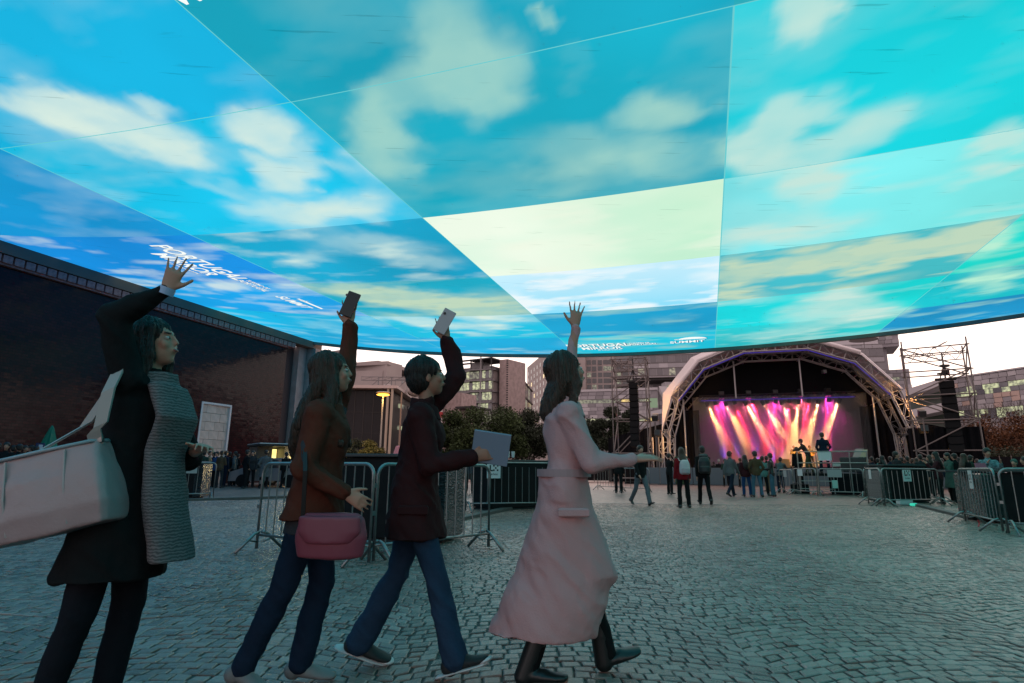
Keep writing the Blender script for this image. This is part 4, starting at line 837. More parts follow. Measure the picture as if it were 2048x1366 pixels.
# ================================================================== SCAFFOLD TOWERS WITH SPEAKERS
m_scaf = mat('scaffold_tube', (.15, .125, .12), .5, metal=.3)
def scaffold(c, wx, wy, h, label, ang, lv, drape):
    r = thing('scaffold_tower', label, 'scaffold tower', c); r.rotation_euler = (0, 0, -ang)
    X = (-wx / 2, wx / 2); Yy = (-wy / 2, wy / 2)
    def T(nm, a, b_, rr=.045): link(nm, MB().tube((0, 0, 0), Vector(b_) - Vector(a), rr, 6).mesh(nm, m_scaf), r, a)
    for x in X:
        for y in Yy: T('standard', (x, y, 0), (x, y, h + random.uniform(0, .5)))
    for i, z in enumerate(lv):
        for y in Yy: T('ledger', (-wx / 2 - .15, y, z), (wx / 2 + .15, y, z + random.uniform(-.03, .03)))
        for x in X: T('transom', (x, -wy / 2 - .1, z + .06), (x, wy / 2 + .1, z + .06))
        if i + 1 < len(lv):
            z2 = lv[i + 1]
            for y in Yy: T('brace', (-wx / 2, y, z), (wx / 2, y, z2)) if (i % 2) else T('brace', (wx / 2, y, z), (-wx / 2, y, z2))
            for x in X: T('brace', (x, -wy / 2, z), (x, wy / 2, z2), .035) if (i % 2) else T('brace', (x, wy / 2, z), (x, -wy / 2, z2), .035)
    hh_ = lv[-1]
    for y in Yy:
        T('lattice_girder', (-wx / 2, y, hh_ - .55), (wx / 2, y, hh_ - .55), .035); mb = MB(); k = 8
        for i in range(k): mb.tube((-wx / 2 + wx * i / k, y, hh_ - (.55 if i % 2 else 0)), (-wx / 2 + wx * (i + 1) / k, y, hh_ - (0 if i % 2 else .55)), .02, 4)
        link('girder_web', mb.mesh('girder_web', m_scaf), r)
    link('base_plate', MB().box((0, 0, .08), (wx * .5, wy * .5, .16)).mesh('base_plate', m_black), r)
    if drape:
        xs = np.linspace(-wx / 2 - .3, wx / 2 + .2, 50); mb = MB(); mb.add([(x, -wy / 2 + .5 + .06 * sin(x * 14), z * drape) for z in (0, 1) for x in xs], [(i, i + 1, 50 + i + 1, 50 + i) for i in range(49)])
        mb.add([(wx / 2 + .2, wy / 2, 0), (wx / 2 + .2, -wy / 2 + .5, 0), (wx / 2 + .2, -wy / 2 + .5, drape), (wx / 2 + .2, wy / 2, drape)], [(0, 1, 2, 3)]); link('black_drape', mb.mesh('black_drape', m_cloth), r)
    return r
def array(c, n, w, h0, label, ang):
    r = thing('line_array_speaker', label, 'loudspeaker', c); r.rotation_euler = (0, 0, -ang); z = 0
    for i in range(n):
        M_ = Matrix.Rotation(R_(-1.2 * i), 3, 'X'); y = -.02 * i * i * .12
        link('speaker_cabinet', MB().box((0, 0, 0), (w, .7, h0 - .03), M_, .03).mesh('speaker_cabinet', mat('speaker_black', (.008, .008, .009), .6, spec=.12)), r, (0, y, -i * h0))
        link('grille', MB().box((0, 0, 0), (w - .14, .02, h0 - .09), M_).mesh('grille', mat('speaker_grille', (.012, .012, .013), .8, spec=.08)), r, (0, y - .362, -i * h0))
    link('rigging_frame', MB().box((0, 0, h0 * .75), (w + .35, .5, .12)).tube((0, 0, h0 * .75), (0, 0, 2.2), .05).tube((-.3, 0, h0 * .8), (0, 0, 1.3), .04).tube((.3, 0, h0 * .8), (0, 0, 1.3), .04).mesh('rigging_frame', m_dsteel), r)
    return r
cl_ = AT(1266, 900, 44); cL = Vector((cl_.x, cl_.y, 0)); hL = zpx(1266, 712, 43)
scaffold(cL, 2.5, 2.4, hL, 'scaffold tower left of the stage carrying a hanging speaker column', AX, [.4, 2.2, 4.7, 6.2, 7.9, hL - .25], 0)
p = AT(1267, 772, 43); array(Vector((p.x, p.y, p.z)), 10, .62, .48, 'black speaker column hanging in the left scaffold tower', AX)
cr_ = AT(1895, 900, 38.5); cR = Vector((cr_.x, cr_.y, 0)); hR = zpx(1885, 692, 38)
scaffold(cR, 3.5, 2.6, hR, 'scaffold tower right of the stage, open to the sky at its top', AX + .25, [.4, 2.4, 4.35, 6.0, 7.6, hR - .2], 3.9)
p = AT(1893, 770, 37.6); array(Vector((p.x, p.y, p.z)), 9, .80, .52, 'black speaker column hanging in the right scaffold tower', AX + .25)
# drone-like gear and plank on the right tower
for px, py, sz in ((1890, 731, (.5, .3, .16)), (1891, 744, (.35, .35, .4)), (1884, 748, (.55, .3, .12))): 
    pass
p = AT(1890, 738, 38.4); gz = thing('delay_antenna', 'small antenna box and dish clamped in the right scaffold above the speakers', 'antenna', p)
MB().box((0, 0, .22), (.5, .3, .16), None, .03).tube((0, 0, -.1), (0, 0, .2), .03).build('dish', m_dsteel, gz, world=False); MB().box((.02, 0, -.22), (.3, .3, .34), None, .03).box((-.25, 0, -.32), (.5, .3, .1)).build('box', m_dsteel, gz, world=False)
p = AT(1880, 690, 38.4); o = MB().box((0, 0, 0), (1.0, .28, .05), Matrix.Rotation(R_(-27), 3, 'Y')).build('plank', m_scaf); o.location = p; tag(o, 'loose plank tilted across the top of the right scaffold', 'plank')
# flood lamps with amber glow clamped on uprights, wired to real lamps
m_fl = emis('flood_lens', (1.0, .60, .22), 9)
def flood(px, py, Y, aim, e, label, sz=.28):
    p = AT(px, py, Y); r = thing('flood_lamp', label, 'flood lamp', p, 'amber flood lamps lighting the stage trusses'); dv = (Vector(aim) - p).normalized(); Q = dv.to_track_quat('Z', 'Y').to_matrix()
    MB().box((0, 0, 0), (sz * 1.5, sz * 1.5, sz * 1.3), Q, .02).build('housing', m_head, r, world=False)
    for s_ in (-1, 1): MB().box(Q @ Vector((0, s_ * sz * .9, sz * .85)), (sz * 1.5, .02, sz * .7), Q).build('barn_door', mat('barn_door', (.35, .22, .1), .5), r, world=False)
    MB().box(dv * sz * .66, (sz * 1.2, sz * 1.2, .03), Q).build('lens', m_fl, r, world=False)
    MB().tube((0, 0, -sz), (0, 0, -p.z), .045).build('stand', m_scaf, r, world=False)
    l = bpy.data.lights.new('flood_light', 'SPOT'); l.energy = e; l.color = (1, .5, .16); l.spot_size = R_(50); l.spot_blend = .8; l.shadow_soft_size = .15; lo = bpy.data.objects.new('flood_light', l); COL.objects.link(lo); lo.parent = r; lo.location = dv * sz * .9; lo.rotation_euler = dv.to_track_quat('-Z', 'Y').to_euler()
st = lambda x, y, z: SM + SM_ @ Vector((x, y, z))
flood(1844, 827, 38.0, st(8.2, -.3, 6), 1500, 'upper amber flood lamp on the stand right of the stage')
flood(1849, 857, 38.2, st(8.8, -.3, 3.4), 900, 'lower amber flood lamp on the stand right of the stage')
flood(1310, 836, 43, st(-8.3, -.3, 6.2), 1300, 'upper amber flood lamp on the stand left of the stage')
flood(1315, 866, 43, st(-8.8, -.3, 3.2), 900, 'lower amber flood lamp on the stand left of the stage')
p = st(8.4, -.3, 3.2); r = thing('violet_spot', 'round violet lamp at the right foot of the stage arch', 'stage lamp', p); MB().ell((0, 0, 0), .17, .17, .17).build('lens', m_led, r, world=False, smooth=True); MB().box((0, .2, 0), (.3, .2, .3)).build('housing', m_head, r, world=False)
# lattice legs standing beside the arch feet
for x, y in ((8.9, -.6), (8.1, 1.4), (-9.0, -.5), (-9.9, .4), (-8.3, 1.2)): truss((x, y, 0), (x, y, 3.6), .38, .035, name='leg_truss')
# barrier of solid panels along the stage front
bp_ = mat('blue_grey_barrier', (.085, .11, .13), .5)
for i in range(17):
    p = st(-9.4 + i * 1.12, -5.2, 0); r = thing('stage_barrier', 'blue grey solid panel barrier in front of the stage', 'barrier', p, 'panel barriers along the stage front'); r.rotation_euler = SM_.to_euler()
    r['label'] = 'blue grey solid crowd barrier panel in the row along the stage front'
    link('panel', MB().box((0, 0, .62), (1.08, .04, 1.15), None, .01).mesh('panel', bp_), r); link('brace', MB().tube((-.4, .0, 1.0), (-.4, .7, .05), .03).tube((.4, 0, 1.0), (.4, .7, .05), .03).mesh('brace', m_scaf), r)
    link('foot_plate', MB().box((0, -.45, .012), (1.08, .9, .02)).mesh('foot_plate', m_scaf), r)

# ================================================================== CROWD BARRIERS, COUNTERS, SMALL THINGS
m_bar = mat('galvanised_tube', (.30, .295, .29), .38, metal=.75, var=.25, scale=12)
m_white = mat('white_board', (.62, .60, .60), .5); m_ink = mat('black_ink', (.01, .01, .01), .5); m_inkr = mat('red_ink', (.4, .03, .04), .5)
BARC = {}
def text_mesh(txt, size, m, name='print', extr=.0):
    cu = bpy.data.curves.new('t', 'FONT'); cu.body = txt; cu.size = size; cu.align_x = 'CENTER'; cu.resolution_u = 2; cu.extrude = extr; cu.offset = size * .02
    ob = bpy.data.objects.new('t', cu); COL.objects.link(ob); dg = bpy.context.evaluated_depsgraph_get(); me = bpy.data.meshes.new_from_object(ob.evaluated_get(dg)); bpy.data.objects.remove(ob)
    me.name = name; me.materials.clear(); me.materials.append(m)
    for v in me.vertices: v.co = Vector((v.co.x, -v.co.z, v.co.y))
    return me
def barrier(p0, p1, label, sign=None, sx=.5, h=1.1, rt_=.021, group='steel crowd barriers', dense=False):
    p0 = Vector((p0[0], p0[1], 0)); p1 = Vector((p1[0], p1[1], 0)); d = p1 - p0; L = d.length; ang = atan2(d.y, d.x)
    r = thing('crowd_barrier', label, 'barrier', p0, group, ang); z0 = .20; c = .13; pts = []
    def arc(cx, cz, a0, a1): return [(cx + c * cos(R_(a)), 0, cz + c * sin(R_(a))) for a in np.linspace(a0, a1, 6)]
    pts = [(0, 0, .03), (0, 0, h - c)] + arc(c, h - c, 180, 90)[1:] + arc(L - c, h - c, 90, 0) + [(L, 0, .03)]
    link('frame', MB().path(pts, rt_, 8).tube((0, 0, z0), (L, 0, z0), rt_ * .8, 8).mesh('frame', m_bar, None, True), r)
    n = int(round(L / (.07 if dense else (.155 if p0.y < 9 else .19 if p0.y < 16 else .24))))
    if 'bar' not in BARC: BARC['bar'] = MB().tube((0, 0, z0), (0, 0, h - .01), .0085, 6).mesh('bar', m_bar)
    for i in range(1, n): link('bar', BARC['bar'], r, (L * i / n, 0, 0))
    if 'foot' not in BARC:
        m = MB()
        for s_ in (-1, 1):
            m.path([(0, s_ * .02, .24), (0, s_ * .09, .22), (0, s_ * .34, .015)], .019, 8); m.path([(0, s_ * .05, .12), (0, s_ * .2, .16)], .012, 6)
        BARC['foot'] = m.mesh('foot', m_bar, None, True)
    for x in (.06, L - .06): link('foot', BARC['foot'], r, (x, 0, 0))
    for x in (.0,): link('hook', MB().box((-.03, 0, .55), (.05, .02, .05)).box((-.03, 0, .86), (.05, .02, .05)).mesh('hook', m_bar), r)
    if sign:
        kind, u, w, hh_ = sign; x = L * u; b_ = link('sign', MB().box((0, 0, 0), (w, .008, hh_)).mesh('sign', m_white if kind != 'grey' else mat('grey_board', (.30, .31, .31), .5)), r, (x, -.035, h - .03 - hh_ / 2))
        if kind == 'logo':
            k = w / .36
            mb = MB()
            mb.box((-.095 * k, 0, .07 * k), (.035 * k, .002, .15 * k)).box((-.07 * k, 0, .01 * k), (.085 * k, .002, .035 * k)); link('print_letter', mb.mesh('print_letter', m_ink), b_, (0, -.006, 0))
            for i, (px_, pz_) in enumerate(((0, .13), (.1, .13), (.05, .075), (0, .02), (.1, .02))):
                link('print_square', MB().box((0, 0, 0), (.042 * k, .002, .042 * k)).mesh('print_square', m_inkr if i in (1, 3) and x > 0 and 'right' in label else m_ink), b_, ((px_ + .0) * k, -.006, pz_ * k))
            link('print_text', text_mesh('Lx·box', .075 * k, m_ink), b_, (0, -.006, -.10 * k))
        if kind == 'figure': link('print_letter', MB().ell((0, 0, .07), .02, .002, .03).box((0, 0, 0), (.045, .002, .09)).box((0, 0, -.1), (.09, .002, .03)).mesh('print_letter', m_ink), b_, (0, -.006, 0))
    return r
b1 = G(512, 1102); b2 = G(737, 1130); barrier(b1, b2, 'near steel barrier with splayed feet, leftmost of the two joined behind the rust jacket')
b3 = G(746, 1128); barrier(b3, (b3.x + 1.25, b3.y + 1.3), 'near steel barrier running back behind the person in the maroon jacket')
barrier(G(334, 1002), G(425, 1000), 'steel barrier with a blank grey board, beside the queue at the tiled wall', ('grey', .45, .30, .30), .5, 1.15)
barrier(G(268, 1006), G(331, 1003), 'steel barrier left of the one with the blank grey board', None, .5, 1.15)
barrier(G(931, 1024), (1.35, 15.6), 'steel barrier with a square logo board, left of the pink coat', ('logo', .27, .36, .36), h=1.2)
barrier(G(918, 1014), (-.95, 20.0), 'steel barrier running away from the logo board barrier, with a small figure sign', ('figure', .62, .22, .3), h=1.2)
barrier(G(457, 966), G(489, 965), 'far steel barrier between the queue and the men in coats'); barrier(G(492, 966), G(528, 963), 'far steel barrier left of the food truck')
barrier(G(1243, 984), G(1300, 986), 'steel barrier seen through behind the walker in grey trousers'); barrier(G(1196, 980), G(1240, 983), 'steel barrier left of the walker in grey trousers, behind the pink coat')
barrier(G(1562, 987), G(1588, 989), 'narrow steel barrier at the left corner of the mixing desk', ('grey', .5, .25, .3)); barrier(G(1590, 990), G(1636, 993), 'left steel barrier in front of the mixing desk', ('white', .35, .3, .28), h=1.15)
barrier(G(1641, 992), G(1731, 995), 'middle steel barrier in front of the mixing desk with a broad white paper', ('grey', .38, .55, .32), h=1.15); barrier(G(1733, 995), (G(1733, 995).x + 1.9, G(1733, 995).y + 1.7), 'steel barrier turning the right corner of the mixing desk', h=1.15)
barrier(G(1738, 1009), G(1768, 1013), 'end-on steel barrier left of the shiny wrapped counter, bars close together', ('white', .4, .16, .3), h=1.15, dense=True)
barrier(G(1771, 1014), G(1884, 1011), 'steel barrier with a square logo board before the right black counter', ('logo', .42, .38, .36), h=1.15)
barrier(G(1890, 1009), (G(1890, 1009).x + .9, G(1890, 1009).y + 2.6), 'steel barrier at the right side of the right black counter')
barrier(G(1932, 1046), G(2007, 1066), 'nearest right steel barrier with a white logo board, in front of the patterned blouse', ('logo', .42, .24, .36), h=1.13)
barrier(G(2018, 1070), (10.0, 9.9), 'steel barrier cut by the right edge of the photo', h=1.13)

m_wrap = mat('shiny_black_wrap', (.012, .012, .013), .12, spec=.5); n = m_wrap.node_tree; b = n.nodes['Principled BSDF']
tc = n.nodes.new('ShaderNodeTexCoord'); mp = n.nodes.new('ShaderNodeMapping'); mp.inputs['Scale'].default_value = (3, 3, 16); mp.inputs['Rotation'].default_value = (.3, .35, 0); nz = n.nodes.new('ShaderNodeTexNoise'); nz.inputs['Scale'].default_value = 1.6; nz.inputs['Detail'].default_value = 5; nz.inputs['Distortion'].default_value = 1.2
bp = n.nodes.new('ShaderNodeBump'); bp.inputs['Strength'].default_value = 1; bp.inputs['Distance'].default_value = .12
n.links.new(tc.outputs['Object'], mp.inputs[0]); n.links.new(mp.outputs[0], nz.inputs['Vector']); n.links.new(nz.outputs[0], bp.inputs['Height']); n.links.new(bp.outputs[0], b.inputs['Normal'])
m_ctr = mat('black_counter_panel', (.012, .011, .012), .7, spec=.15, var=.3, scale=4)
def counter(pL, pR, dep, h, label, wrap=(1, 0)):
    f = Fr(Vector((pL[0], pL[1], 0)), Vector((pR[0], pR[1], 0))); r = thing('bar_counter', label, 'counter', f.o, 'black bar counters')
    m = MB(); f.box(m, 0, f.L, 0.06, h - .06, 0, dep, .01); m.build('body', m_ctr, r)
    m = MB(); f.box(m, -.06, f.L + .06, h - .05, h, -.06, dep + .06, .01); m.build('counter_top', mat('counter_top', (.03, .03, .032), .5), r)
    m = MB(); f.box(m, .03, f.L - .03, 0, .05, .03, dep - .03); m.build('plinth', m_dsteel, r)
    for u in wrap: 
        m = MB(); a = 0 if u == 0 else f.L; f.box(m, a - .12, a + .12, .05, h - .08, -.03, dep + .03, .03); m.build('wrapped_end', m_wrap, r)
    return r, f
counter(G(973, 1026) + Vector((.02, .65, 0)), (1.7, 16.7), .8, 1.28, 'black bar counter behind the barrier with the logo board, left of the pink coat', ())
counter(G(1778, 1006), G(1862, 1006), .8, 1.3, 'black bar counter right of the mixing desk with shiny wrapped end', (0,))
kq = G(2004, 1048); r, f = counter(kq, (kq.x + 1.7, kq.y - .5), 1.0, 1.12, 'black bar counter wrapped in shiny film at the right edge', (0,))
m = MB(); f.box(m, -.30, -.13, .1, 1.05, -.1, 1.2, .04); m.build('wrapped_end', m_wrap, r)
m = MB(); f.box(m, -.7, .1, 1.06, 1.11, .5, 1.0, .008); m.build('shelf', MATS['counter_top'], r)
counter((-2.75, 8.9), (-1.05, 8.55), .9, 1.26, 'black bar counter wrapped in film behind the two nearest barriers', (0, 1)); counter(G(349, 998), G(392, 998), .8, 1.2, 'black wrapped counter behind the barrier with the blank grey board', (0, 1))
lt_ = MB(); rl = random.Random(3)
for i in range(150):
    y = rl.uniform(3.3, 22); x = rl.uniform(-.95, .95) * y; a = rl.uniform(0, 6.3); s_ = rl.uniform(.012, .03); ca, sa = cos(a) * s_, sin(a) * s_
    lt_.add([(x + ca, y + sa, .016), (x - sa * .5, y + ca * .5, .022), (x - ca, y - sa, .015), (x + sa * .5, y - ca * .5, .019)], [(0, 1, 2, 3)])
o = lt_.build('litter', mat('dead_leaf', (.07, .04, .022), .8, island=.5, var=.2)); o['kind'] = 'stuff'
# bits on and around the counters
def small(name, label, cat, p, mb, m, grp=None): o = mb.build(name, m); o.location = p; return tag(o, label, cat, grp)
cup = lambda: MB().tube((0, 0, 0), (0, 0, .16), .035, 10, .05)
small('paper_cup', 'left pale cup standing on the black counter beside the pink coat', 'cup', AT(1016, 915, 15.6), cup(), m_white); small('paper_cup', 'right pale cup standing on the black counter beside the pink coat', 'cup', AT(1026, 915, 15.7), cup(), m_white)
m_teal = mat('teal_light_box', (.05, .35, .28), .4, emit=(.05, .75, .5), estr=.7)
small('cable_box', 'white power box under the right black counter', 'box', G(1820, 1011) + Vector((0, .25, .09)), MB().box((0, 0, 0), (.42, .2, .17), None, .02), m_white)
small('green_light', 'glowing green light at the foot of the right black counter', 'light', G(1832, 1013) + Vector((0, .1, .05)), MB().box((0, 0, 0), (.16, .14, .08), None, .02).box((.1, 0, -.03), (.14, .1, .03)), m_teal)
small('red_tape', 'red tape end tied to the foot of the nearest right barrier', 'tape', G(1958, 1056) + Vector((0, 0, .02)), MB().ribbon([(0, 0, .13), (.02, 0, .07), (-.01, 0, 0)], (0, 1, 0), .03), mat('red_tape_m', (.5, .02, .03), .5))
p = G(963, 976); r = thing('red_hydrant', 'small red hydrant at the foot of the steel mast', 'hydrant', p); MB().tube((0, 0, 0), (0, 0, 1.0), .14, 10).build('post', mat('red_hyd', (.45, .02, .05), .5), r, world=False); MB().ell((0, 0, 1.05), .2, .2, .16).build('cap', mat('red_hyd'), r, world=False)
b0 = AT(798, 900, 60); r = small('pole_skirt', 'purple fabric skirt wrapped round the dark pole', 'cover', (b0.x, b0.y, 0), MB().loft([((0, 0, 0), (.75, 0, 0), (0, .75, 0)), ((0, 0, 2.1), (.66, 0, 0), (0, .66, 0)), ((0, 0, 3.1), (.36, 0, 0), (0, .36, 0)), ((0, 0, 3.2), (.2, 0, 0), (0, .2, 0))], 16), mat('purple_cloth', (.16, .09, .16), .8))
# closed green parasol and sign by the far-left crowd
p = AT(96, 900, 24); r = thing('closed_parasol', 'closed green parasol with white lettering, at the far left behind the pale handbag', 'parasol', (p.x, p.y, 0))
mb = MB(); rg = []
for z, rr in ((1.15, .30), (1.5, .34), (2.0, .22), (2.5, .08), (2.62, .02)): rg.append(((0, 0, z), (rr, 0, 0), (0, rr, 0)))
mb.loft(rg, 14); mb.v = [(x * (1 + .18 * sin(i * 2.4)), y * (1 + .18 * sin(i * 2.4)), z) for i, (x, y, z) in enumerate(mb.v)]; mb.build('canopy', mat('green_cloth', (.0, .14, .075), .7), r, world=False)
MB().tube((0, 0, 0), (0, 0, 1.3), .025).build('pole', m_bar, r, world=False); link('print_text', text_mesh('BAR', .2, m_white), r, (.05, -.37, 1.25))
p = AT(79, 900, 23); small('blue_sign', 'small blue sign with two white squares left of the green parasol', 'sign', (p.x, p.y, 1.62), MB().box((0, 0, 0), (.34, .03, .5)), mat('navy_board', (.01, .03, .09), .5)); o = bpy.data.objects['blue_sign']
link('print_square', MB().box((.04, -.02, .1), (.16, .01, .17)).mesh('print_square', m_white), o); link('print_square', MB().box((0, -.02, -.12), (.14, .01, .14)).mesh('print_square', m_white), o)
# food truck and car
f = Fr(AT(514, 900, 32), AT(640, 900, 34)); r = thing('food_truck', 'food truck with bright yellow serving hatch by the wall end', 'food truck', f.o); zt = zpx(560, 894, 33); L = f.L
m = MB(); f.box(m, 0, L, .35, .95, 0, 2, .05); f.box(m, 0, .8, .95, zt, 0, 2, .03); f.box(m, 1.45, 1.75, .95, zt, 0, 2); f.box(m, L - .3, L, .95, zt, 0, 2); f.box(m, .8, L - .3, .95, zt, 1.7, 2); m.build('body', mat('truck_body', (.03, .028, .028), .5), r)
m = MB(); f.box(m, -.1, L + .1, zt, zt + .12, -.9, 2.1, .03); m.build('awning', m_dsteel, r)
m = MB(); f.box(m, -.1, L + .1, zt + .121, zt + .16, -.93, 2.1); m.build('roof_trim', m_white, r)
m = MB(); f.box(m, .85, 1.4, 1.05, zt - .1, 1.5, 1.6); f.box(m, 1.8, L - .4, 1.3, zt - .12, 1.5, 1.6); m.build('lit_interior', litglass('hatch_glow', (1.0, .85, .30), 2.2, (.6, .4, .1)), r)
m = MB(); f.box(m, 1.8, L - .4, zt - .16, zt - .08, .0, .1); m.build('light_tube', emis('tube_glow', (1, .85, .4), 6), r)
for a in (.9, L - 1.1): mb = MB(); p = f.P(a, .33, .1); mb.tube(p - f.n * .15, p + f.n * .1, .33, 16); w = mb.build('wheel', m_black, r); mb = MB(); mb.tube(p - f.n * .17, p - f.n * .14, .17, 12); o = mb.build('rim', m_steel, None); o.parent = w; o.location = -wloc(r) 
l = bpy.data.lights.new('hatch_light', 'POINT'); l.energy = 160; l.color = (1, .8, .4); l.shadow_soft_size = .5; lo = bpy.data.objects.new('hatch_light', l); COL.objects.link(lo); lo.parent = r; lo.location = f.P(L * .6, zt - .5, -.2) - f.o
def car(px0, px1, Y, label, col, name='parked_car'):
    f = Fr(AT(px0, 900, Y), AT(px1, 900, Y)); L = max(f.L, 3.9); r = thing(name, label, 'car', f.o); k = L / 4
    pr = [(0, .3), (.05, .75), (.7, .95), (1.35, 1.42), (2.7, 1.47), (3.5, 1.0), (3.95, .85), (4, .35)]
    m = MB(); m.prism([f.P(a * k, z, 0) for a, z in pr], f.n * 1.7); m.build('body', mat('car_paint_' + label[:4], col, .3, spec=.6), r)
    for (q0, q1) in (((.82, .98), (1.38, 1.40)),): pass
    m = MB(); m.prism([f.P(a * k, z, -.01) for a, z in ((.85, .95), (1.4, 1.36), (2.0, 1.39), (2.0, .95))], f.n * .02); m.prism([f.P(a * k, z, -.01) for a, z in ((2.1, .95), (2.1, 1.39), (2.65, 1.38), (3.3, .97))], f.n * .02); m.build('window', g_dark, r)
    for a in (.75, 3.2): mb = MB(); p = f.P(a * k, .32, .05); mb.tube(p - f.n * .08, p + f.n * .15, .32, 16); mb.build('wheel', m_black, r)
    for a in (.02,): mb = MB(); f.box(mb, a, a + .1, .6, .72, .1, .4); mb.build('headlight', m_white, r)
car(462, 512, 30, 'grey car with rounded roof parked between the queue and the food truck', (.16, .16, .17)); car(1920, 1962, 44, 'pale car parked behind the right scaffold and patterned blouse', (.45, .46, .5))
# black fence along the far right
f = Fr(AT(1905, 900, 50), AT(2120, 900, 46)); r = thing('site_fence', 'black cloth covered fence along the far right, below the autumn trees', 'fence', f.o); k = 9
for i in range(k): m = MB(); f.box(m, f.L * i / k + .04, f.L * (i + 1) / k - .04, .1, 2.3, 0, .04); m.build('fence_panel', m_cloth, r); m = MB(); m.tube(f.P(f.L * i / k, 0, .02), f.P(f.L * i / k, 2.4, .02), .03); m.build('post', m_scaf, r)
f = Fr(AT(600, 900, 47), AT(1310, 900, 50)); r = thing('site_fence', 'low dark fence behind the left half of the plaza, below the trees', 'fence', f.o); k = 22
for i in range(k): m = MB(); f.box(m, f.L * i / k + .04, f.L * (i + 1) / k - .04, .1, 1.55, 0, .04); m.build('fence_panel', m_black, r); m = MB(); m.tube(f.P(f.L * i / k, 0, .02), f.P(f.L * i / k, 1.6, .02), .03); m.build('post', m_scaf, r)

# ---------------------------------------------------------------- mixing desk platform
f = Fr(AT(1592, 900, 27.5), AT(1734, 900, 26.2)); PZ = .95; r = thing('mixing_platform', 'mixing desk platform with steel handrail and black skirt in front of the stage', 'platform', f.o); L = f.L
m = MB(); f.box(m, 0, L, PZ - .12, PZ, 0, 2.6); m.build('platform_deck', m_black, r)
m = MB(); f.box(m, L * .45, L, .03, PZ - .13, .02, .06); f.box(m, L * .45, L, .03, PZ - .13, 2.5, 2.56); m.build('skirt', m_cloth, r)
for a in (.03, L * .28, L * .5, L * .75, L - .03):
    for d in (0, 2.55): m = MB(); m.tube(f.P(a, 0, d), f.P(a, 1.95 if d == 0 else PZ, d), .028, 8); m.build('post', m_bar, r)
for z in (1.42, 1.93): m = MB(); m.tube(f.P(0, z, 0), f.P(L, z, 0), .026, 8); m.build('rail', m_bar, r); m = MB(); m.tube(f.P(L, z, 0), f.P(L, z, 2.5), .026, 8); m.build('rail', m_bar, r)
for z in (.25, .6): m = MB(); m.tube(f.P(0, z, 0), f.P(L * .5, z, 0), .02, 6); m.build('rail', m_bar, r)
FOH = f
def onf(a, z, d): return f.P(a, z, d)
m = MB(); f.box(m, L * .62, L * .98, PZ + .06, PZ + .72, .25, 1.0, .03); r2 = m.build('mixing_console'.replace('mixing', 'sound'), mat('console_black', (.02, .02, .022), .45)); tag(r2, 'black sound console in its case on the platform, behind the handrail', 'console')
for a, s_, lb, mm in ((.50, (.55, .02, .38), 'white sheet hung on the platform handrail, left of the console', m_white), (.18, (.0, 0, 0), '', None)):
    if mm: m = MB(); f.box(m, L * a - .55, L * a - .55 + s_[0], 1.9 - s_[2], 1.9, -.05, -.03); tag(m.build('paper_sheet', mm), lb, 'paper')
m = MB(); m.prism([onf(L * .80, PZ + .74, .5), onf(L * .80 + .3, PZ + .74, .5), onf(L * .86 + .32, PZ + 1.12, .62), onf(L * .86, PZ + 1.12, .62)], f.n * .02); tag(m.build('music_sheet', mat('pink_lit_sheet', (.6, .3, .28), .6)), 'pink lit sheet propped on the console, left of two', 'paper')  # upright sheet in one even pink colour
m = MB(); m.prism([onf(L * .91, PZ + .74, .5), onf(L * .91 + .28, PZ + .74, .5), onf(L * .92 + .30, PZ + 1.08, .62), onf(L * .92, PZ + 1.08, .62)], f.n * .02); tag(m.build('music_sheet', mat('orange_lit_sheet', (.62, .36, .24), .6)), 'orange lit sheet propped on the console, right of two', 'paper')  # its neighbour, evenly orange
m = MB(); f.box(m, L * .50, L * .63, PZ + .30, PZ + .48, .3, .7, .02); tag(m.build('desk_monitor', m_white), 'white device beside the sound console on the platform', 'device')
m = MB(); f.box(m, L * .47, L * .55, PZ - .65, PZ - .3, -.12, -.1); tag(m.build('paper_sheet', mat('teal_paper', (.35, .55, .5), .6)), 'narrow pale green sheet hanging below the platform edge', 'paper')

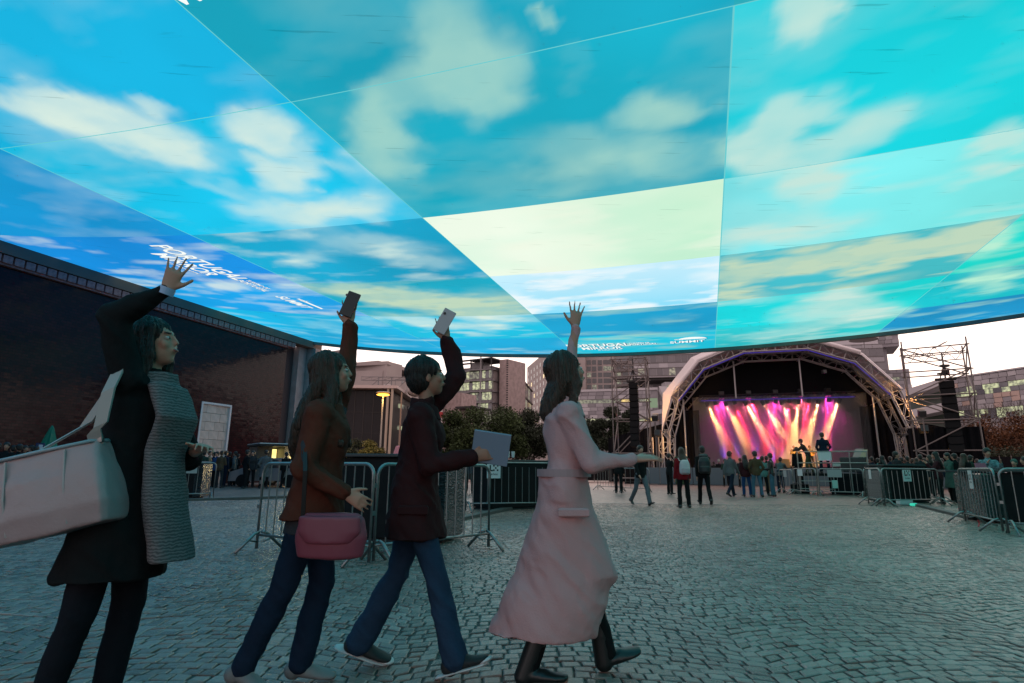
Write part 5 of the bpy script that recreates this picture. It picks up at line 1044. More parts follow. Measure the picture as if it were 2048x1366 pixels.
# ================================================================== PEOPLE
V3 = Vector
def remesh(mb, vox, it, name, m, wr=0, ws=6, strand=False):
    me0 = mb.mesh('tmp', []); o = bpy.data.objects.new('tmp', me0); COL.objects.link(o)
    md = o.modifiers.new('r', 'REMESH'); md.mode = 'VOXEL'; md.voxel_size = vox; md.use_smooth_shade = True
    ms = o.modifiers.new('s', 'SMOOTH'); ms.factor = .5; ms.iterations = it
    dg = bpy.context.evaluated_depsgraph_get(); me = bpy.data.meshes.new_from_object(o.evaluated_get(dg)); bpy.data.objects.remove(o); bpy.data.meshes.remove(me0)
    me.name = name; me.materials.clear(); me.materials.append(m)
    if wr:
        n = len(me.vertices); co = np.empty(n * 3); me.vertices.foreach_get('co', co); co = co.reshape(-1, 3); nr = np.array([v.normal[:] for v in me.vertices])
        a = fbm(co[:, 0] * ws + co[:, 2] * ws * .5 + 50, co[:, 2] * ws * .55 + co[:, 1] * ws + 50, 91, 4) - .5
        b_ = np.abs(fbm(co[:, 1] * ws * .8 + co[:, 2] * ws * .9 + 80, co[:, 0] * ws + 80 - co[:, 2] * ws * .4, 93, 3) - .5)
        if strand: an = np.arctan2(co[:, 1] - co[:, 1].mean(), co[:, 0]) * 9; a = (fbm(an + 40 + co[:, 2] * 3, co[:, 2] * 5 + 50, 95, 3) - .5) * 1.3 + (fbm(an * 4 + 90 + co[:, 2] * 8, co[:, 2] * 6 + 50, 97, 2) - .5) * .6; b_ = 0
        co = co + nr * ((a * 2 - b_ * 2.2) * wr)[:, None]; me.vertices.foreach_set('co', co.ravel())
    me.polygons.foreach_set('use_smooth', [True] * len(me.polygons)); me.update(); return me
def fk(h, legs, arms, lean=0, head=(0, 0), twist=0):
    k = h / 1.70; J = {}; J['k'] = k; pel = V3((0, 0, 0))
    for s, (th, kn, sp) in zip((-1, 1), legs):
        hip = pel + V3((s * .088 * k, 0, -.02 * k)); a = R_(th); kd = V3((s * sp, sin(a), -cos(a))).normalized(); knee = hip + kd * .43 * k
        b_ = R_(th - kn); ank = knee + V3((s * sp * .4, sin(b_), -cos(b_))).normalized() * .41 * k
        fp = R_(max(-50, min(20, (th - kn) * .8))) if kn > 12 or th < -12 else (R_(14) if th > 15 else 0)
        toe = ank + V3((s * .03, cos(fp) * .17, sin(fp) * .17 - .035 * cos(fp))) * k
        heel = ank + V3((0, -.045 * cos(fp) + .04 * sin(fp), -.045 * cos(fp) - .045 * sin(fp))) * k
        J[s] = dict(hip=hip, knee=knee, ank=ank, toe=toe, heel=heel)
    low = min(min(J[s]['toe'].z, J[s]['heel'].z) for s in (-1, 1)) - .032 * k
    for s in (-1, 1):
        for q in J[s]: J[s][q] = J[s][q] - V3((0, 0, low))
    pel = V3((0, 0, -low)); J['pel'] = pel; sd = V3((0, sin(R_(lean)), cos(R_(lean)))); J['sd'] = sd
    nb = pel + sd * .50 * k; J['nb'] = nb; tw = Matrix.Rotation(R_(twist), 3, 'Z')
    J['tw'] = tw
    for s, (ua, fa) in zip((-1, 1), arms):
        sh = nb + tw @ V3((s * .165 * k, 0, 0)) - sd * .055 * k; ua = V3(ua).normalized(); fa = V3(fa).normalized()
        if ua.z > .2: sh = sh + V3((-s * .02, 0, .055)) * k
        el = sh + ua * .285 * k; wr = el + fa * .245 * k; J[s].update(sh=sh, el=el, wr=wr, fa=fa)
    J['hm'] = Matrix.Rotation(R_(head[0]), 3, 'Z') @ Matrix.Rotation(R_(head[1]), 3, 'X')
    J['hd'] = nb + sd * .10 * k + J['hm'] @ V3((0, .018, .095)) * k
    return J
def torso(mb, J, inf=0, z0=-.08, z1=1.0, bust=0, hipw=0):
    k = J['k']; p = J['pel']; sd = J['sd']; X = V3((1, 0, 0)); Y = V3((0, cos(atan2(sd.y, sd.z)), -sin(atan2(sd.y, sd.z)))); rg = []
    for t, rx, ry, oy in ((-.10, .120, .085, 0), (-.02, .158 + hipw, .105, -.01), (.10, .145, .098, 0), (.20, .128, .088, .005), (.33, .150, .105 + bust, .01 + bust * .5), (.42, .160, .098, .0), (.475, .130, .075, -.005), (.505, .075, .06, -.005)):
        if t < z0: continue
        m_ = J['tw'] if t > .3 else Matrix.Identity(3)
        rg.append((p + sd * t * k + Y * oy * k, m_ @ X * (rx * k + inf), Y * (ry * k + inf)))
    mb.loft(rg, 20)
    for s in (-1, 1): mb.cap(p + sd * .44 * k, J[s]['sh'], .06 * k + inf, .056 * k + inf, 12)
def hand(mb, w, D, N, side, k, spread=6, curl=12, thumb=40, fl=1.0):
    D = D.normalized(); T = D.cross(N).normalized() * side; N = T.cross(D).normalized() * side if False else N.normalized()
    mb.loft([(w - D * .01, T * .024 * k, N * .019 * k), (w + D * .03 * k, T * .034 * k, N * .016 * k), (w + D * .088 * k, T * .041 * k, N * .0125 * k)], 14)
    for i, ln in enumerate((.074, .082, .076, .060)):
        b_ = w + (D * .082 + T * (.031 - .0205 * i)) * k; a = R_((1.5 - i) * spread); d = (D * cos(a) + T * sin(a)).normalized(); r = .0088 * k
        for j, (f_, c_) in enumerate(((.45, curl * .5), (.32, curl), (.23, curl))):
            d = (d * cos(R_(c_)) + N * sin(R_(c_))).normalized(); e_ = b_ + d * ln * f_ * fl * k; mb.cap(b_, e_, r, r * .88, 8); b_ = e_; r *= .88
    a = R_(thumb); d = (D * cos(a) + T * sin(a)).normalized(); b_ = w + (D * .02 + T * .024) * k; e1 = b_ + d * .045 * k; mb.cap(b_, e1, .0135 * k, .011 * k, 8); d = (d + D * .35 + N * .2).normalized(); mb.cap(e1, e1 + d * .034 * k, .0105 * k, .0085 * k, 8)
def head_mb(mb, J, sex='f'):
    k = J['k']; c = J['hd']; H = J['hm']; q = lambda x, y, z: c + H @ V3((x, y, z)) * k
    mb.ell(q(0, -.012, .028), .074 * k, .094 * k, .088 * k, H, 20, 14); mb.ell(q(0, .022, -.035), .058 * k, .066 * k, .075 * k, H, 18, 12)
    mb.ell(q(0, .045, -.082), .032 * k, .032 * k, .028 * k, H, 12, 8)                     # chin
    mb.cap(q(0, .084, .022), q(0, .099, -.018), .008 * k, .0115 * k, 8); mb.ell(q(0, .086, -.052), .022 * k, .014 * k, .010 * k, H, 10, 6)
    for s in (-1, 1): mb.ell(q(s * .073, -.008, -.008), .008 * k, .020 * k, .030 * k, H, 10, 6); mb.ell(q(s * .038, .060, -.022), .024 * k, .022 * k, .026 * k, H, 10, 6)
    mb.ell(q(0, .072, .036), .046 * k, .014 * k, .012 * k, H, 12, 6)
    mb.cap(J['nb'] - J['sd'] * .02, q(0, -.012, -.05), .050 * k, .046 * k, 14)
def body_mb(J, hands=None, sex='f'):
    mb = MB(); k = J['k']; torso(mb, J); head_mb(mb, J, sex)
    for s in (-1, 1):
        j = J[s]; mb.cap(j['hip'], j['knee'], .078 * k, .05 * k, 14); mb.cap(j['knee'], j['knee'] * .6 + j['ank'] * .4 + V3((0, -.01, 0)), .05 * k, .052 * k, 12); mb.cap(j['knee'] * .6 + j['ank'] * .4, j['ank'], .05 * k, .034 * k, 12)
        mb.cap(j['heel'] + V3((0, 0, .01)), j['toe'], .03 * k, .022 * k, 10); mb.cap(j['ank'], j['heel'], .034 * k, .03 * k)
        mb.cap(j['sh'], j['el'], .046 * k, .036 * k, 12); mb.cap(j['el'], j['wr'], .036 * k, .024 * k, 12)
        if hands and hands.get(s): hand(mb, j['wr'], j['fa'] if 'D' not in hands[s] else V3(hands[s]['D']), V3(hands[s]['N']), s * hands[s].get('f', 1), k, **{a: b_ for a, b_ in hands[s].items() if a in ('spread', 'curl', 'thumb')})
        else: mb.cap(j['wr'], j['wr'] + j['fa'] * .06 * k, .026 * k, .034 * k, 8); mb.cap(j['wr'] + j['fa'] * .06 * k, j['wr'] + j['fa'] * .14 * k + V3((0, .02, 0)), .03 * k, .018 * k, 8)
    return mb
def top_mb(J, inf=.02, hem=-.12, flare=0.0, cuff=.96, flat=0, collar=True, sl=(1, 1), hipw=0):
    mb = MB(); k = J['k']; p = J['pel']; sd = J['sd']; torso(mb, J, inf, -.05, hipw=hipw)
    X = V3((1, 0, 0)); Y = V3((0, 1, 0)); fy = (J[1]['knee'].y + J[-1]['knee'].y) / 2; rg = []; n = 5
    for i in range(n + 1):
        t = i / n; z = .06 + (hem - .06) * t
        rg.append((V3((0, 0, p.z + z * k)) + Y * (t * fy * .35 + (1 - t) * p.y), X * ((.150 + hipw) * k + inf + flare * t), Y * (.105 * k + inf + flare * t * (1.25 + flat))))
    mb.loft(rg, 24)
    for s, c_ in zip((-1, 1), sl):
        j = J[s]; e = j['el']; w = e + (j['wr'] - e) * (cuff if c_ == 1 else c_)
        mb.cap(j['sh'], e, .054 * k + inf, .040 * k + inf, 14); mb.cap(e, w, .040 * k + inf, .030 * k + inf * .8, 14)
    if collar: mb.cap(J['nb'] - sd * .03, J['nb'] + sd * .045 * k, .066 * k + inf * .5, .058 * k + inf * .4, 14)
    return mb
def bottom_mb(J, inf=.012, wide=0.0):
    mb = MB(); k = J['k']; p = J['pel']; mb.loft([(p + V3((0, 0, z * k)), V3((rx * k + inf, 0, 0)), V3((0, ry * k + inf, 0))) for z, rx, ry in ((-.11, .11, .08), (-.03, .155, .105), (.09, .145, .098), (.14, .135, .09))], 20)
    for s in (-1, 1):
        j = J[s]; a = j['ank'] + (j['knee'] - j['ank']) * .02; mb.cap(j['hip'], j['knee'], .080 * k + inf, .054 * k + inf, 14); mb.cap(j['knee'], a, .056 * k + inf, .042 * k + inf + wide, 14)
    return mb
def shoe_mb(J, s, inf=.008, boot=0):
    mb = MB(); j = J[s]; k = J['k']; up = (j['ank'] - j['heel']).normalized(); h_, t_ = j['heel'], j['toe']; d = (t_ - h_).normalized(); sdv = d.cross(up).normalized()
    rg = []
    for u, w, hh_ in ((-.02, .028, .03), (.1, .034, .045), (.3, .035, .05), (.55, .042, .036), (.8, .044, .028), (1.0, .034, .022), (1.08, .016, .012)):
        rg.append((h_ + (t_ - h_) * u + up * (hh_ - .022) * k * .8, sdv * (w * k + inf), up * (hh_ * k * .9 + inf * .5)))
    mb.loft(rg, 14); mb.cap(h_ + up * .02, j['ank'] + (j['knee'] - j['ank']) * (boot if boot else .02), .042 * k + inf, .043 * k + inf, 12); return mb
def hair_mb(J, kind='short'):
    mb = MB(); k = J['k']; c = J['hd']; H = J['hm']; q = lambda x, y, z: c + H @ V3((x, y, z)) * k
    mb.ell(q(0, -.024, .046), .090 * k, .106 * k, .092 * k, H, 18, 12); mb.ell(q(0, -.052, -.005), .086 * k, .074 * k, .09 * k, H, 16, 10)
    for s in (-1, 1): mb.ell(q(s * .062, .012, .045), .028 * k, .055 * k, .05 * k, H, 12, 8)
    if kind == 'long':
        b0 = J['nb']
        mb.loft([(q(0, -.03, .04), V3((.09, 0, 0)) * k, V3((0, .09, 0)) * k), (q(0, -.05, -.06), V3((.10, 0, 0)) * k, V3((0, .075, 0)) * k), (b0 + V3((0, -.085, .02)) * k, V3((.115, 0, 0)) * k, V3((0, .07, 0)) * k), (b0 + V3((0, -.125, -.10)) * k, V3((.125, 0, 0)) * k, V3((0, .06, 0)) * k), (b0 + V3((0, -.145, -.22)) * k, V3((.10, 0, 0)) * k, V3((0, .045, 0)) * k), (b0 + V3((0, -.145, -.31)) * k, V3((.05, 0, 0)) * k, V3((0, .02, 0)) * k)], 18)
        for s in (-1, 1): mb.cap(q(s * .066, .012, .03), q(s * .078, .0, -.07), .030 * k, .034 * k); mb.cap(q(s * .078, .0, -.07), J['nb'] + V3((s * .10, .02, -.05)) * k, .034 * k, .040 * k); mb.cap(J['nb'] + V3((s * .10, .02, -.05)) * k, J['nb'] + V3((s * .10, .10, -.20)) * k, .040 * k, .018 * k)
    if kind == 'bob':
        b0 = J['nb']; mb.loft([(q(0, -.03, .04), V3((.09, 0, 0)) * k, V3((0, .09, 0)) * k), (q(0, -.05, -.05), V3((.102, 0, 0)) * k, V3((0, .080, 0)) * k), (b0 + V3((0, -.075, .03)) * k, V3((.110, 0, 0)) * k, V3((0, .075, 0)) * k), (b0 + V3((0, -.10, -.045)) * k, V3((.095, 0, 0)) * k, V3((0, .055, 0)) * k), (b0 + V3((0, -.105, -.08)) * k, V3((.05, 0, 0)) * k, V3((0, .03, 0)) * k)], 18)
        for s in (-1, 1): mb.cap(q(s * .066, .014, .03), q(s * .080, .005, -.07), .030 * k, .036 * k); mb.cap(q(s * .080, .005, -.07), J['nb'] + V3((s * .095, .015, -.01)) * k, .036 * k, .026 * k)
    if kind == 'bun': mb.ell(q(0, -.11, .09), .045 * k, .045 * k, .045 * k, H)
    return mb
def sk(n, c): return mat(n, c, .5, spec=.4, var=.08, scale=6)
skin_a, skin_b, skin_c = sk('skin_light', (.50, .235, .165)), sk('skin_tan', (.36, .165, .11)), sk('skin_brown', (.16, .08, .055))
hair_d = mat('dark_hair', (.014, .009, .007), .42, bump=.9, bscale=60); hair_b = mat('brown_hair', (.050, .024, .014), .42, bump=.9, bscale=60)
for hm_ in (hair_d, hair_b):           # strands: stretch the bump noise along the fall of the hair
    n = hm_.node_tree; nz = [q for q in n.nodes if q.type == 'TEX_NOISE'][0]; tc = [q for q in n.nodes if q.type == 'TEX_COORD'][0]; mp = n.nodes.new('ShaderNodeMapping'); mp.inputs['Scale'].default_value = (3, 3, .22); n.links.new(tc.outputs['Object'], mp.inputs[0]); n.links.new(mp.outputs[0], nz.inputs['Vector'])
hair_g = mat('grey_hair', (.25, .24, .23), .6); hair_bl = mat('dark_blond_hair', (.12, .075, .035), .5)
def cl(n, c, r=.85): return mat('cloth_' + n, c, r, var=.18, scale=8, bump=.15, bscale=60, spec=.12)
c_black, c_navy, c_char, c_red, c_brown, c_grey, c_jean, c_ljean, c_green, c_beige, c_teal, c_blue, c_white, c_wine, c_oliv = (cl(n, c) for n, c in (('black', (.010, .010, .011)), ('navy', (.012, .018, .035)), ('charcoal', (.03, .03, .033)), ('red', (.22, .012, .018)), ('brown', (.085, .055, .032)), ('grey', (.10, .105, .11)), ('denim', (.02, .042, .085)), ('light_denim', (.06, .13, .19)), ('green', (.02, .045, .032)), ('beige', (.20, .15, .10)), ('teal', (.12, .24, .23)), ('blue', (.02, .06, .16)), ('white', (.45, .43, .43)), ('wine', (.05, .014, .018)), ('olive', (.06, .065, .035))))
s_black = mat('black_shoe', (.012, .011, .011), .4); s_brown = mat('brown_shoe', (.04, .025, .018), .5)
DOWN = (((-.16, .02, -1), (-.05, .25, -1)), ((.16, .02, -1), (.05, .25, -1)))
STAND = ((2, 3, .06), (-2, 1, .08))
POSES = {
 'stand': dict(legs=STAND, arms=DOWN), 'pockets': dict(legs=((3, 4, .10), (-3, 2, .10)), arms=(((-.40, -.25, -1), (.35, .45, -.75)), ((.40, -.25, -1), (-.35, .45, -.75)))),
 'phone': dict(legs=STAND, arms=(((-.15, .45, -.7), (.25, .55, .8)), ((.15, .45, -.7), (-.25, .55, .8))), head=(0, -8)),
 'walk': dict(legs=((24, 8, .02), (-16, 24, .02)), arms=(((-.14, -.35, -1), (-.05, -.05, -1)), ((.14, .35, -1), (.0, .6, -.9))), lean=3),
 'folded': dict(legs=((3, 2, .06), (-2, 2, .12)), arms=(((-.25, .15, -1), (.75, .6, .15)), ((.25, .15, -1), (-.75, .6, .10))), head=(25, 0)),
 'turned': dict(legs=((2, 3, .10), (0, 5, .02)), arms=(((-.2, .1, -1), (.1, .9, -.1)), ((.16, .02, -1), (.05, .25, -1))), head=(-50, 0), twist=-12),
 'leaning': dict(legs=((12, 10, .08), (-8, 2, .10)), arms=(((-.2, .7, -.6), (.3, .8, -.1)), ((.2, .7, -.6), (-.3, .8, -.1))), lean=28),
 'guitar': dict(legs=((8, 6, .12), (-4, 2, .14)), arms=(((-.35, .15, -1), (-.25, .8, .35)), ((.35, .05, -1), (-.85, .6, .0))), head=(10, 8))}
PM = {}
m_any = mat('placeholder_cloth', (.05, .05, .05), .8)
def proto(name):
    if name in PM: return PM[name]
    J = fk(1.72, **POSES[name]); v = .019; P = {'J': J}
    P['body'] = remesh(body_mb(J), v, 3, 'body', m_any); P['jacket'] = remesh(top_mb(J, .022), v, 3, 'jacket', m_any, .012, 7); P['coat'] = remesh(top_mb(J, .026, -.42, .07), v, 3, 'coat', m_any, .012, 7)
    P['trousers'] = remesh(bottom_mb(J, .016, .01), v, 3, 'trousers', m_any, .010, 8); P['hair_short'] = remesh(hair_mb(J), .014, 3, 'hair', m_any); P['hair_long'] = remesh(hair_mb(J, 'long'), .016, 3, 'hair', m_any, .008, 14)
    for s in (-1, 1): P['shoe%d' % s] = remesh(shoe_mb(J, s, .012), .014, 2, 'shoe', m_any)
    PM[name] = P; return P
def put(nm, me, r, m, loc=(0, 0, 0)):
    o = link(nm, me, r); o.location = loc; o.material_slots[0].link = 'OBJECT'; o.material_slots[0].material = m; return o
def person(p, pose, rz, label, top=c_black, bot=c_char, hair='short', hc=hair_d, skin=skin_a, h=1.72, group=None, coat=False, shoes=s_black):
    P = proto(pose); p = Vector((p[0], p[1], p[2] if len(p) > 2 else 0)); r = thing('person', label, 'person', p, group, R_(rz)); s = h / 1.72; r.scale = (s * random.uniform(.97, 1.06), s, s)
    put('body', P['body'], r, skin); put('coat' if coat else 'jacket', P['coat' if coat else 'jacket'], r, top); put('trousers', P['trousers'], r, bot); put('hair', P['hair_' + hair], r, hc)
    for q in (-1, 1): put('shoe', P['shoe%d' % q], r, shoes)
    return r
def pack(name, label, p, rz, m, sc=1.0, pocket=None, h0=1.05):
    r = thing(name, label, 'backpack', p, None, R_(rz)); b_ = MB(); s = sc
    b_.loft([((0, -.24, z * s + h0), (rx * s, 0, 0), (0, ry * s, 0)) for z, rx, ry in ((0, .10, .06), (.03, .15, .085), (.15, .16, .095), (.30, .145, .085), (.38, .11, .06), (.41, .05, .03))], 16)
    link('bag', remesh(b_, .012, 4, 'bag', m), r); b_ = MB(); b_.loft([((0, -.24 - .075 * s, z * s + h0), (rx * s, 0, 0), (0, ry * s, 0)) for z, rx, ry in ((.02, .09, .03), (.05, .12, .045), (.16, .12, .04), (.19, .09, .02))], 14); link('front_pocket', remesh(b_, .012, 3, 'front_pocket', pocket or m), r)
    for x in (-.11, .11): link('strap', MB().ribbon([(x, -.17, h0 + .38 * s), (x, -.06, h0 + .46 * s), (x, .1, h0 + .40 * s), (x * 1.2, .13, h0 + .2 * s), (x * 1.3, -.05, h0 + .02)], (1, 0, 0), .04, .006).mesh('strap', m), r)
    return r
GC = 'people watching the stage from the square'
person(G(1283, 1011), 'walk', 200, 'man in dark jacket and pale grey trousers walking alone between pink coat and stage', c_black, cl('pale_grey', (.12, .14, .16)), h=1.76)
person(G(1341, 989), 'phone', -65, 'person all in black raising a phone, left of the woman with the white backpack', c_black, c_black, h=1.7)
pr = G(1369, 1016); person(pr, 'stand', 2, 'long haired woman in red jacket wearing a white backpack, seen from behind', c_red, c_black, 'long', hair_b, h=1.63)
pack('backpack', 'white backpack with small logo light on the back of the red jacket', pr + Vector((0, .03, 0)), 2, mat('white_fabric', (.52, .46, .48), .7), 1.0, mat('pinkish_fabric', (.42, .34, .36), .7), h0=.93)
person(G(1367, 1000), 'phone', -5, 'tall dark person standing just beyond the woman with the white backpack', c_oliv, c_green, h=1.80, coat=True)
pr = G(1411, 1010); person(pr, 'walk', -8, 'man in black with a big black backpack and grey hood walking to the stage', c_black, c_black, h=1.78)
pack('backpack', 'big black backpack on the man walking to the stage', pr, -8, mat('black_nylon', (.012, .012, .014), .5), 1.25, h0=.95)
o = MB().ell((0, 0, 0), .15, .10, .06).build('hood', c_grey); o.location = pr + Vector((0, -.08, 1.50)); tag(o, 'grey hood lying on the shoulders of the man with the black backpack', 'hood')
person(G(1441, 971), 'stand', -10, 'grey haired man in dark shirt and blue jeans near the stage barrier', c_black, c_ljean, hc=hair_g)
person(G(1453, 973), 'folded', 5, 'dark figure half hidden by the man in the grey jacket', c_green, c_black)
person(G(1464, 994), 'walk', -55, 'man in grey jacket and dark jeans walking right, left of the brown jacket', c_grey, c_navy, h=1.80)
person(G(1484, 975), 'stand', 10, 'slim dark figure between the grey jacket and the long haired woman', c_char, c_black, h=1.74)
person(G(1495, 993), 'stand', -5, 'long haired woman in dark jacket and bright blue jeans left of the brown jacket', c_wine, c_blue, 'long', hair_d, h=1.63)
person(G(1516, 994), 'pockets', 0, 'man in brown jacket, light jeans and dark boots seen from behind', c_brown, c_ljean, h=1.78)
person(G(1530, 991), 'pockets', -20, 'person in pale teal hoodie right behind the brown jacket', c_teal, c_black, h=1.62)
person(G(1538, 984), 'turned', 30, 'dark haired person with beige trousers between brown and leather jackets', c_black, c_beige, h=1.72)
person(G(1547, 993), 'turned', 60, 'man in black leather jacket and jeans facing left, next to the barriers', mat('leather', (.012, .011, .011), .35), c_ljean, h=1.72)
person(G(1563, 986), 'leaning', -40, 'person in grey hooded top leaning on the barrier of the mixing desk', c_grey, c_navy, h=1.72)
for i, (px, py, ps) in enumerate(((1430, 966, 'stand'), (1472, 966, 'stand'), (1507, 968, 'folded'), (1525, 966, 'stand'), (1540, 968, 'stand'), (1555, 967, 'pockets'), (1573, 966, 'stand'), (1583, 968, 'stand'), (1422, 964, 'pockets'), (1448, 965, 'stand'), (1478, 964, 'folded'), (1500, 963, 'stand'), (1519, 964, 'pockets'), (1549, 964, 'stand'), (1567, 963, 'stand'), (1395, 966, 'stand'), (1590, 964, 'folded'))):
    person(G(px, py), ps, random.uniform(-20, 10), 'dark clothed spectator near the stage barrier, only partly visible between others', random.choice((c_black, c_navy, c_char)), c_black, h=random.uniform(1.62, 1.76), group='dark spectators by the stage barrier')
# mixing desk crew
p = onf(L * .0, .42, 1.1); sb_ = MB().box((0, 0, .21), (.8, .8, .42), FOH.M, .02).build('flight_case', m_black); sb_.location = (p.x, p.y, 0); tag(sb_, 'black flight case at the left end of the mixing platform with a man on it', 'case')
person((p.x, p.y, .42), 'stand', -8, 'man in black standing at the left end of the mixing platform', c_black, c_black, h=1.72)
p = onf(L * .17, PZ, .55); person((p.x, p.y, PZ), 'leaning', 60, 'man leaning on the platform handrail left of the tallest figure', c_char, c_oliv, h=1.62)
p = onf(L * .40, PZ, .8); person((p.x, p.y, PZ), 'pockets', -10, 'broad man in navy standing tallest on the mixing platform, seen from behind', c_navy, c_navy, h=1.84)
# band
dz = lambda px, yl: SM + SM_ @ Vector((stage_x(px, yl), yl, DZ))
m_amb_cl = cl('ochre', (.35, .2, .06))
person(dz(1588, 2.6), 'guitar', 170, 'musician in ochre clothes playing guitar on stage, left of two', m_amb_cl, c_brown, hc=hair_g); person(dz(1620, 2.6), 'guitar', 190, 'musician in dark shirt playing guitar on stage, right of two', c_brown, c_brown, hc=hair_bl)
for px, w in ((1588, 'left'), (1620, 'right')):
    p = dz(px, 2.6) + Vector((0, -.24, 1.1)); r = thing('guitar', f'amber guitar held by the {w} musician on stage', 'guitar', p, 'guitars on stage'); mb = MB(); mb.loft([((x, y, z), (rx, 0, 0), (0, 0, rx * .8)) for x, y, z, rx in ((0, -.05, 0, .2), (0, .04, 0, .2))], 14).loft([((.16, y, .06), (.15, 0, 0), (0, 0, .12)) for y in (-.05, .04)], 14)
    mb.build('guitar_body', mat('guitar_wood', (.5, .25, .06), .3), r, world=False); MB().box((.55, -.02, .2), (.7, .03, .05), Matrix.Rotation(R_(-20), 3, 'Y')).build('neck', MATS['guitar_wood'], r, world=False)
sp = bpy.data.lights.new('front_light', 'SPOT'); sp.energy = 12000; sp.color = (1, .6, .25); sp.spot_size = R_(22); so_ = bpy.data.objects.new('front_light', sp); COL.objects.link(so_); q = SM + SM_ @ Vector((3.2, -.6, 8.2)); so_.location = q; so_.rotation_euler = (dz(1604, 2.6) + Vector((0, 0, 1.2)) - q).to_track_quat('-Z', 'Y').to_euler()
r = thing('front_lamp', 'small black front spotlight high under the stage arch aimed at the musicians', 'stage lamp', q); MB().box((0, .1, .15), (.25, .3, .25)).build('housing', m_head, r, world=False)
# right crowd beyond the barriers
RG = 'visitors beyond the right barriers'
def rp(px, Y, *a, **k): b0 = AT(px, 900, Y); return person((b0.x, b0.y, 0), *a, **k)
rp(1741, 27, 'turned', 40, 'dark haired visitor in navy right of the sound console', c_navy, c_black, h=1.66); rp(1753, 28, 'stand', -60, 'visitor in teal top right of the sound console', c_teal, c_black, h=1.62)
rp(1790, 22, 'turned', -75, 'man in dark jacket with teal scarf behind the shiny wrapped counter', c_char, c_black, h=1.74)
rp(1838, 24, 'stand', -20, 'round dark head showing above the right black counter', c_char, c_black, h=1.70)
rp(1870, 20, 'phone', 60, 'woman with long dark hair in wine top at the right end of the black counter', c_wine, c_black, 'long', hair_d, h=1.68)
rp(1893, 21, 'phone', 80, 'fair skinned woman in long grey green coat facing left', cl('grey_green', (.06, .10, .085)), c_black, hc=hair_d, h=1.68, coat=True); rp(1906, 23, 'stand', 20, 'figure in black trousers behind the grey green coat', c_black, c_black, h=1.72)
rp(1925, 21, 'stand', -80, 'woman with long brown hair in black beside the grey green coat', c_black, c_black, 'long', hair_b, h=1.66); rp(1938, 23, 'folded', -100, 'dark figure between the long haired woman and the patterned blouse', c_green, c_black, h=1.66)
for i, (px, Y) in enumerate(((1713, 33), (1726, 31), (1765, 34), (1778, 30), (1806, 33), (1822, 31), (1851, 32), (1862, 28), (1950, 33), (1762, 26), (1812, 27), (1720, 29), (1733, 34), (1758, 30), (1800, 29), (1830, 28), (1845, 30), (1856, 25), (1880, 30), (1914, 29), (1930, 30))):
    rp(px, Y, random.choice(('stand', 'folded', 'pockets', 'turned')), random.uniform(-60, 60), 'dark clothed visitor in the crowd between mixing desk and right scaffold', random.choice((c_black, c_navy, c_char)), c_black, random.choice(('short', 'short', 'long')), random.choice((hair_d, hair_b)), h=random.uniform(1.6, 1.76), group=RG)
rp(1972, 15.0, 'phone', 165, 'woman with short dark hair in a patterned blouse behind the nearest right barrier', mat('patterned_blouse', (.22, .30, .33), .8, col2=(.03, .04, .05), scale=16), c_black, hc=hair_d, h=1.62)
p = AT(1962, 935, 14.72); o = MB().box((0, 0, 0), (.27, .02, .22), Matrix.Rotation(R_(-14), 3, 'X')).build('folder', mat('pink_folder', (.40, .09, .14), .5)); o.location = p; tag(o, 'dark pink folder held by the woman in the patterned blouse', 'folder')
p = AT(2024, 900, 16); person((p.x, p.y, -.28) if False else (p.x, p.y, 0), 'stand', 120, 'short person in grey green cap behind the shelf at far right', c_black, c_black, hc=cl('cap_green', (.08, .12, .10)), h=1.38)
rp(2046, 15, 'stand', 60, 'person in dark red cut by the right edge of the photo', c_wine, c_black, h=1.42)
# queue along the tiled wall
Q = [(357, 971, 'turned', 60, c_blue, 'person in dark blue jacket with light trim, leftmost of the queue'), (372, 972, 'turned', 150, c_black, 'dark haired person facing the camera, second in the queue'), (388, 971, 'folded', 20, c_char, 'person in charcoal beside the blank grey board'),
     (401, 974, 'pockets', 0, c_green, 'tall dark man standing above the others in the queue'), (412, 973, 'turned', -60, c_beige, 'person in beige hooded jacket in the queue'), (421, 970, 'turned', 170, c_black, 'pale faced person in black behind the beige hood'),
     (427, 975, 'stand', 165, c_blue, 'person with bright blue shirt under a black coat'), (436, 976, 'folded', -10, c_brown, 'man in brown jacket in the middle of the queue'), (445, 974, 'stand', -30, c_navy, 'person with navy and red backpack in the queue'),
     (453, 972, 'turned', 70, c_black, 'dark man turned left in front of the stone doorway edge'), (464, 972, 'pockets', 100, c_grey, 'person in long grey green jacket, rightmost of the queue')]
for px, py, ps, rz, c, lb in Q: person(G(px, py), ps, rz, lb, c, random.choice((c_black, c_navy, c_char)), h=random.uniform(1.68, 1.80), group='visitors queueing by the tiled wall', skin=random.choice((skin_a, skin_b)))
for px, py, ps, rz, c, lb, ct in ((488, 977, 'pockets', -40, c_black, 'man in black jacket talking, left of the three near the food truck', 0), (499, 975, 'stand', 190, c_char, 'person in black facing the camera between two men', 0), (526, 977, 'pockets', 15, c_grey, 'man in grey overcoat with dark trousers by the food truck', 1), (566, 968, 'stand', 120, c_char, 'person with pale green trousers waiting at the food truck', 0), (551, 962, 'turned', 60, c_black, 'short dark haired person left of the truck queue', 0)):
    person(G(px, py), ps, rz, lb, c, c_teal if px == 566 else c_black, h=1.76, coat=bool(ct), group='visitors near the food truck')
